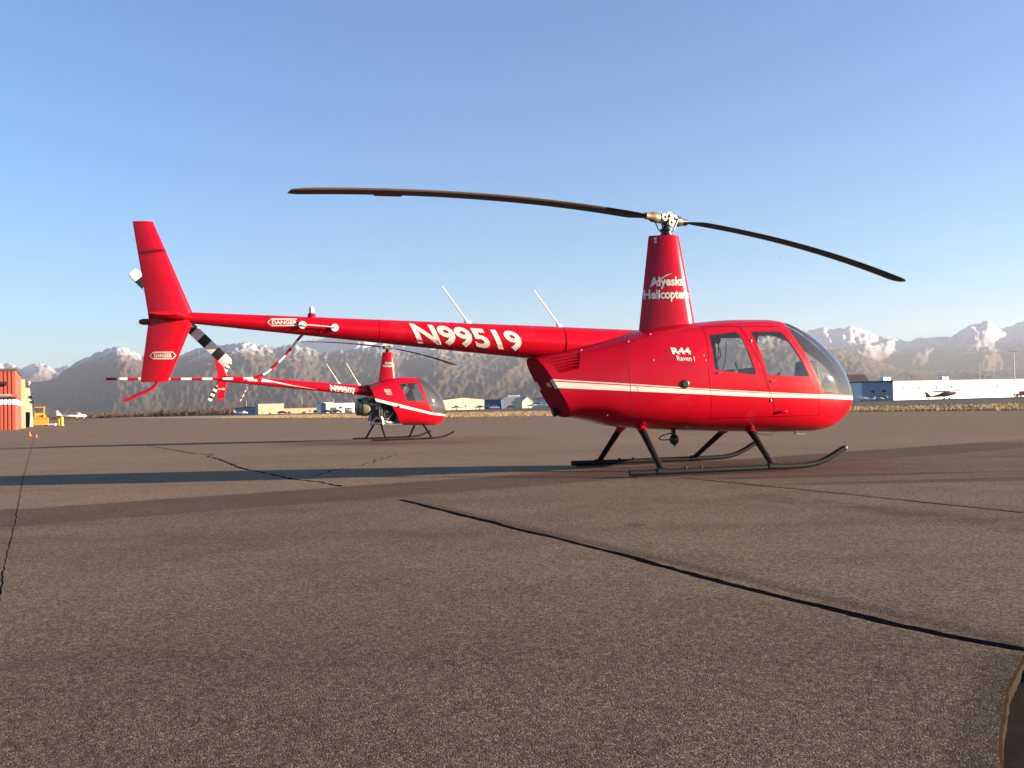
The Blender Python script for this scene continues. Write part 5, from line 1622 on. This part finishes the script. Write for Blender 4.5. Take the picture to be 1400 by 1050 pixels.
d = MB(); d.prism([(.62, 0), (.90, 0), (.88, 1.4), (.70, 1.5)], 'y', -.5, -.1); d.build('door_canopy', M['roof_pale'], root, smooth=0)

# ================================================================== VEHICLES AND MACHINES
def wheel(parent, c, r_, w_, name='wheel', rim=True):
    d = MB(); d.lathe([(r_ * .6, -w_ / 2), (r_ * .95, -w_ / 2), (r_, -w_ * .3), (r_, w_ * .3), (r_ * .95, w_ / 2), (r_ * .6, w_ / 2)], c, 'y', 18)
    o = d.build(name, M['tyre'], parent)
    if rim:
        d = MB(); d.lathe([(r_ * .58, -w_ * .52), (r_ * .50, -w_ * .40), (r_ * .50, w_ * .40), (r_ * .58, w_ * .52)], c, 'y', 14); d.build('rim', M['steel'], o)
    return o
def car(label, x, y, rz, m, kind='car', group='vehicles parked at the far side of the airfield'):
    root = empty('parked_' + kind, (x, y, -.02), rz, label, kind, group)
    d = MB()
    if kind == 'truck': prof = [(-2.6, .45), (2.5, .45), (2.6, .9), (1.2, 1.05), (.7, 1.75), (-.8, 1.75), (-.9, 1.05), (-2.6, 1.05)]
    else: prof = [(-2.1, .35), (2.1, .35), (2.2, .75), (1.3, .92), (.6, 1.42), (-1.0, 1.45), (-1.8, .95), (-2.2, .9)]
    d.prism(prof, 'y', -.85, .85); d.build('body', m, root, smooth=0, bevel=.06)
    d = MB()
    if kind == 'truck': d.prism([(.68, 1.10), (.45, 1.68), (-.70, 1.68), (-.75, 1.10)], 'y', -.87, .87)
    else: d.prism([(1.15, .95), (.52, 1.36), (-.95, 1.38), (-1.55, .97)], 'y', -.87, .87)
    d.build('side_window', M['pane'], root, smooth=0)
    for wx in (-1.35, 1.4):
        for s_ in (-1, 1): wheel(root, (wx, .80 * s_, .34), .34, .22)
    for s_ in (-1, 1):
        d = MB(); d.box(2.14, 2.24, .45 * s_ - .15, .45 * s_ + .15, .62, .76); d.build('headlight', M['lens'], root, smooth=0)
    return root
car('dark red car on the grass edge in front of the cream building', X_at(386, 400), 400, R(10), M['carred'])
car('black van standing in front of the cream shed', X_at(433, 420), 420, R(80), M['cardark'])
car('dark car in front of the white-fronted hangar', X_at(447, 380), 380, R(0), M['cardark'])
car('dark red pickup truck beside the white hangar row', X_at(1400, 262), 262, R(4), M['carred'], 'truck')
car('black car parked between the arched roof and the tan hangar', X_at(699, 410), 410, R(5), M['cardark'])
car('white car parked in front of the arched roof', X_at(676, 405), 405, R(0), M['carwhite'])
car('blue car parked by the white-fronted hangar', X_at(462, 425), 424, R(0), M['carblue'])

# yellow loader
root = empty('yellow_loader', (-51.3, 100, 0), R(-66), 'yellow wheel loader with cab parked beside the cream building end', 'loader')
d = MB(); d.prism([(-1.4, .55), (1.0, .55), (1.1, 1.0), (-.3, 1.15), (-1.5, 1.15)], 'y', -.55, .55); d.build('chassis', M['yellow'], root, smooth=0, bevel=.04)
d = MB(); d.prism([(-.55, 1.1), (.45, 1.1), (.35, 2.1), (-.45, 2.1)], 'y', -.5, .5); cb = d.build('cab', M['yellow'], root, smooth=0, bevel=.03)
d = MB(); d.box(-.40, .30, -.52, .52, 1.30, 2.0); d.box(-.52, .42, -.40, .40, 1.30, 1.98); d.build('cab_window', M['pane'], cb, smooth=0)
d = MB(); d.box(-.55, .45, -.56, .56, 2.1, 2.22); d.build('cab_roof', M['roof_dark'], cb, smooth=0)
for wx in (-.95, .85):
    for s_ in (-1, 1): wheel(root, (wx, .68 * s_, .48), .48, .34)
d = MB(); d.prism([(1.6, .12), (2.2, .10), (2.35, .7), (1.75, .95), (1.55, .6)], 'y', -.95, .95); d.build('bucket', M['yellow'], root, smooth=0)
for s_ in (-1, 1):
    d = MB(); d.tube([(.2, .42 * s_, 1.15), (1.1, .42 * s_, 1.05), (1.75, .42 * s_, .55)], .08, 8); d.build('lift_arm', M['yellow'], root)
# posts and the white board beside it
for px, lab in ((81.2, 'shorter bright yellow post beside the loader'), (84.6, 'taller bright yellow post beside the loader')):
    t_ = lab.startswith('tall')
    root = empty('bollard', (X_at(px, 95), 95, 0), 0, lab, 'bollard')
    d = MB(); d.lathe([(.13, 0), (.13, .72 if not t_ else .84), (.09, .80 if not t_ else .93)], (0, 0, 0), 'z', 14); d.build('post', M['brightyellow'], root)
    d = MB(); d.lathe([(.22, 0), (.22, .06), (.15, .08)], (0, 0, 0), 'z', 14); d.build('base', M['trim'], root)
root = empty('board_stack', (X_at(71, 97), 97, 0), R(4), 'low white board lying on blocks between loader and yellow posts', 'board')
d = MB(); d.box(-.42, .42, -.2, .2, .12, .24); d.build('board', M['white'], root, smooth=0)
for u in (-.3, .25):
    d = MB(); d.box(u, u + .1, -.2, .2, 0, .12); d.build('block', M['trim'], root, smooth=0)
# cones on the apron by the hangar
for px, dd, sz, lab in ((40, 44, .55, 'larger orange marker cone on the apron near the red hangar'), (49, 41, .38, 'smaller orange marker cone on the apron near the red hangar')):
    root = empty('traffic_cone', (X_at(px, dd), dd, 0), 0, lab, 'cone', 'marker cones near the red hangar')
    root.scale = (sz,) * 3
    d = MB(); d.lathe([(.13, .03), (.09, .18), (.03, .38), (.02, .40)], (0, 0, 0), 'z', 14); d.build('cone_body', M['orange'], root)
    d = MB(); d.box(-.16, .16, -.16, .16, 0, .03); d.build('base', M['orange'], root, smooth=0)

# ================================================================== PARKED AEROPLANES
def aeroplane(label, x, y, rz, m, accent, scale=1.0, tail_low=False, low_wing=False, group='parked aeroplanes'):
    root = empty('aeroplane', (x, y, -.02), rz, label, 'aeroplane', group)
    root.scale = (scale,) * 3
    root.rotation_euler = (0, R(-9) if tail_low else 0, rz)
    zf = 1.25
    d = MB(); rows = []
    for u, zc, hh, ww in ((2.1, 1.20, .16, .14), (2.0, 1.20, .36, .36), (1.0, 1.25, .42, .50), (.3, 1.35, .56, .54), (-.8, 1.38, .58, .52), (-1.6, 1.36, .42, .38), (-3.6, 1.40, .20, .16), (-5.2, 1.45, .10, .06)):
        rows.append([(u, ww * math.copysign(abs(math.cos(a)) ** .8, math.cos(a)), zc + hh * math.copysign(abs(math.sin(a)) ** .8, math.sin(a))) for a in [2 * math.pi * k / 16 for k in range(16)]])
    d.rings(rows); d.build('fuselage', m, root)
    zw = .95 if low_wing else 1.98
    d = MB(); d.rings([[(u_, yy, zw + abs(yy) * .03 + h_) for u_, h_ in airfoil(le, te, .20, 7)] for yy, le, te in ((-5.4, .35, -.75), (-5.2, .5, -.85), (-2.5, .55, -1.05), (0, .55, -1.05), (2.5, .55, -1.05), (5.2, .5, -.85), (5.4, .35, -.75))]); wg = d.build('wing', m, root)
    for s_ in (-1, 1):
        d = MB(); d.rings([[(u_, yy, zw + abs(yy) * .03 + h_) for u_, h_ in airfoil(le, te, .22, 6)] for yy, le, te in ((5.38 * s_, .38, -.78), (5.58 * s_, .1, -.6))]); d.build('wing_tip', accent, wg)
        if not low_wing:
            d = MB(); d.tube([(.1, .5 * s_, .95), (-.1, 2.6 * s_, 1.98)], .05, 8); d.build('wing_strut', m, root)
        d = MB(); d.tube([(-.2, .4 * s_, .95), (-.3, 1.1 * s_, .30)], .05, 8); lg = d.build('gear_leg', m, root); wheel(lg, (-.3, 1.15 * s_, .26), .26, .16, rim=False)
        d = MB(); d.prism([(.25, 1.50), (-.15, 1.88), (-1.1, 1.86), (-1.3, 1.55)], 'y', .44 * s_, .56 * s_); d.build('cabin_window', M['pane'], root, smooth=0)
    if not tail_low:
        d = MB(); d.tube([(1.5, 0, .85), (1.65, 0, .25)], .045, 8); lg = d.build('nose_leg', m, root); wheel(lg, (1.65, 0, .22), .22, .14, rim=False)
    else:
        d = MB(); d.tube([(-4.6, 0, 1.35), (-4.9, 0, 1.05)], .03, 6); lg = d.build('tail_leg', m, root); wheel(lg, (-4.9, 0, 1.0), .11, .08, rim=False)
    d = MB(); d.prism([(-4.0, 1.45), (-4.9, 2.75), (-5.5, 2.75), (-5.3, 1.40)], 'y', -.05, .05); fn = d.build('fin', m, root, smooth=0)
    d = MB(); d.prism([(-4.45, 2.08), (-4.68, 2.42), (-5.42, 2.42), (-5.38, 2.08)], 'y', -.06, .06); d.build('fin_flash', accent, fn, smooth=0)
    d = MB(); d.rings([[(u_, yy, 1.50 + h_) for u_, h_ in airfoil(le, te, .08, 5)] for yy, le, te in ((-1.7, -4.6, -5.2), (0, -4.3, -5.3), (1.7, -4.6, -5.2))]); d.build('tailplane', m, root)
    d = MB(); d.prism([(.5, 1.18), (-4.6, 1.38), (-4.6, 1.48), (.5, 1.32)], 'y', -.565, .565); 
    d.v = [(a, b * (1 if a > 0 else .14), c) for a, b, c in d.v]; d.build('side_stripe', accent, root, smooth=0)
    d = MB(); d.lathe([(.14, 2.1), (.10, 2.3), (.02, 2.4)], (0, 0, 1.2), 'x', 12); sp_ = d.build('spinner', accent, root)
    d = MB(); d.box(2.16, 2.20, -.06, .06, .35, 2.05); d.build('propeller', M['dark'], sp_, smooth=0)
    return root
aeroplane('white high-wing aeroplane with orange stripe parked alone near the yellow posts', -122.6, 260, R(27), M['white'], M['orange'], 1.0)
aeroplane('dark maroon high-wing tailwheel aeroplane in front of the white hangars', 101.6, 215, R(6), M['planedark'], M['planedark'], .98, True)
aeroplane('white low-wing aeroplane parked beside the blue-grey shed', X_at(1177, 240), 240, R(165), M['white'], M['white'], .66, True, True)
aeroplane('dark grey aeroplane in front of the blue-grey shed', X_at(1200, 258), 258, R(195), M['cardark'], M['planegrey'], .62, True)
aeroplane('grey aeroplane parked in front of the tan hangar', X_at(623, 385), 385, R(188), M['planegrey'], M['planegrey'], .85)
aeroplane('dull grey aeroplane parked between the tan and deep blue hangars', X_at(655, 390), 390, R(170), M['planegrey'], M['carred'], .80)
aeroplane('white aeroplane with blue tail beside the grey shed', X_at(727, 400), 400, R(172), M['white'], M['carblue'], .90, False, True)
aeroplane('blue and white aeroplane close to the red cowling edge', X_at(748, 410), 410, R(182), M['carwhite'], M['carblue'], .90, False, True)
aeroplane('white and red aeroplane behind the fan of the small helicopter', X_at(478, 405), 405, R(185), M['white'], M['carred'], .9)
aeroplane('pale aeroplane parked at the blue annex', X_at(333, 470), 470, R(10), M['white'], M['planegrey'], .9)
aeroplane('aeroplane with grey wing edged in red, wing tip in front of the red hangar', -35.8, 54.2, R(-75), M['planegrey'], M['hangred'], 1.06, True)

# ================================================================== POLES, BIRD, MOON
def light_pole(px, d, h, label, heads=2):
    root = empty('light_pole', (X_at(px, d), d, -.04), 0, label, 'light pole')
    m_ = MB(); m_.tube([(0, 0, 0), (0, 0, h * .5), (0, 0, h)], [.16, .13, .09], 10); m_.build('pole', M['pole'], root)
    m_ = MB(); m_.tube([(-1.0, 0, h), (1.0, 0, h)], .06, 8); ar = m_.build('cross_arm', M['pole'], root)
    for s_ in ((-1, 1) if heads == 2 else (-1, 0, 1)):
        m_ = MB(); m_.box(.95 * s_ - .35, .95 * s_ + .35, -.25, .25, h - .02, h + .22, taper=.05); m_.build('lamp_head', M['pole'], ar, smooth=0)
    m_ = MB(); m_.box(-.25, .25, -.25, .25, 0, .3); m_.build('base', M['trim'], root, smooth=0)
light_pole(1388.5, 255, 12.8, 'tall lamp pole standing in front of the white hangar row')
light_pole(1341, 430, 16.5, 'distant lamp pole with a pale head behind the white hangar row')
light_pole(1360, 470, 15.0, 'distant lamp pole with a dark head behind the white hangar row')
light_pole(1348, 500, 12.5, 'short distant lamp pole between two taller ones behind the hangars', 3)
light_pole(1287, 420, 10.2, 'short lamp pole rising just above the white hangar roof')
light_pole(1244, 400, 10.4, 'lamp pole above the roof vents of the white hangar row', 3)
light_pole(337, 520, 8.5, 'thin lamp pole beside the blue annex')
light_pole(413, 520, 9.5, 'thin lamp pole behind the long low cream shed')
light_pole(456, 470, 7.2, 'thin lamp pole behind the white-fronted hangar')

d = MB(); p = px_at(1066.5, 352.3, 120)
d.ball((0, 0, 0), .10, .05, .045, 10, 6)
for s_ in (-1, 1): d.add([(.07, .04 * s_, .02), (-.06, .04 * s_, .02), (-.10, .22 * s_, .10), (.02, .24 * s_, .12), (-.08, .42 * s_, .05)], [(0, 1, 2, 3), (2, 4, 3)])
d.add([(-.08, .02, 0), (-.08, -.02, 0), (-.20, -.05, .01), (-.20, .05, .01)], [(0, 1, 2, 3)])
root = empty('bird', p, R(70), 'small dark bird flying in the sky beyond the rotor blade', 'bird')
d.build('bird_body', M['dark'], root, smooth=0, recalc=False)

# ---- bare brush and trees along the far edge, too many to count
def wood_mat():
    t = NT('bare_brush')
    co = t.n('TexCoord').outputs['Object']
    n1 = t.noise(co, .12, 4, .6); n2 = t.noise(co, 1.1, 3)
    c = t.mix(n1, (.085, .052, .036), (.150, .098, .064)); c = t.mix(t.math('MULTIPLY', n2, .5), c, (.055, .036, .028))
    t.princ(c, .95); return t.m
r = random.Random(11); tw = MB()
def shrub(cx, cy, h, w, n):
    for i in range(n):
        a = r.uniform(0, 2 * math.pi); q = r.random() ** .6
        bx, by = cx + math.cos(a) * w * q * .35, cy + math.sin(a) * w * q * .35
        tx, ty = cx + math.cos(a) * w * q, cy + math.sin(a) * w * q
        tz = h * (1 - .55 * q * q) * r.uniform(.55, 1.0)
        z0 = r.uniform(0, .5) * tz
        e = Vector((r.uniform(-1, 1), r.uniform(-1, 1), r.uniform(-.3, .3))).normalized() * r.uniform(.08, .24)
        tw.add([(lerp(bx, tx, z0 / tz) - e.x, lerp(by, ty, z0 / tz) - e.y, z0 - e.z), (lerp(bx, tx, z0 / tz) + e.x, lerp(by, ty, z0 / tz) + e.y, z0 + e.z), (tx, ty, tz)], [(0, 1, 2)])
for i in range(900):
    px = r.uniform(120, 640); dd = r.uniform(520, 760)
    shrub(X_at(px, dd), dd, r.uniform(2.6, 6.2) * (1.15 if px > 200 else .85), r.uniform(1.5, 3.5), 70)
for i in range(260):
    px = r.uniform(-300, 130); dd = r.uniform(480, 700)
    shrub(X_at(px, dd), dd, r.uniform(2.0, 4.5), r.uniform(1.5, 3.5), 60)
for i in range(420):
    px = r.uniform(640, 1500); dd = r.uniform(640, 900)
    shrub(X_at(px, dd), dd, r.uniform(3, 7.5), r.uniform(2, 4), 50)
o = tw.build('bare_brush', wood_mat(), smooth=0, recalc=False)
tag(o, 'brown leafless brush and trees in a low band along the far airfield edge', 'brush', kind='stuff')
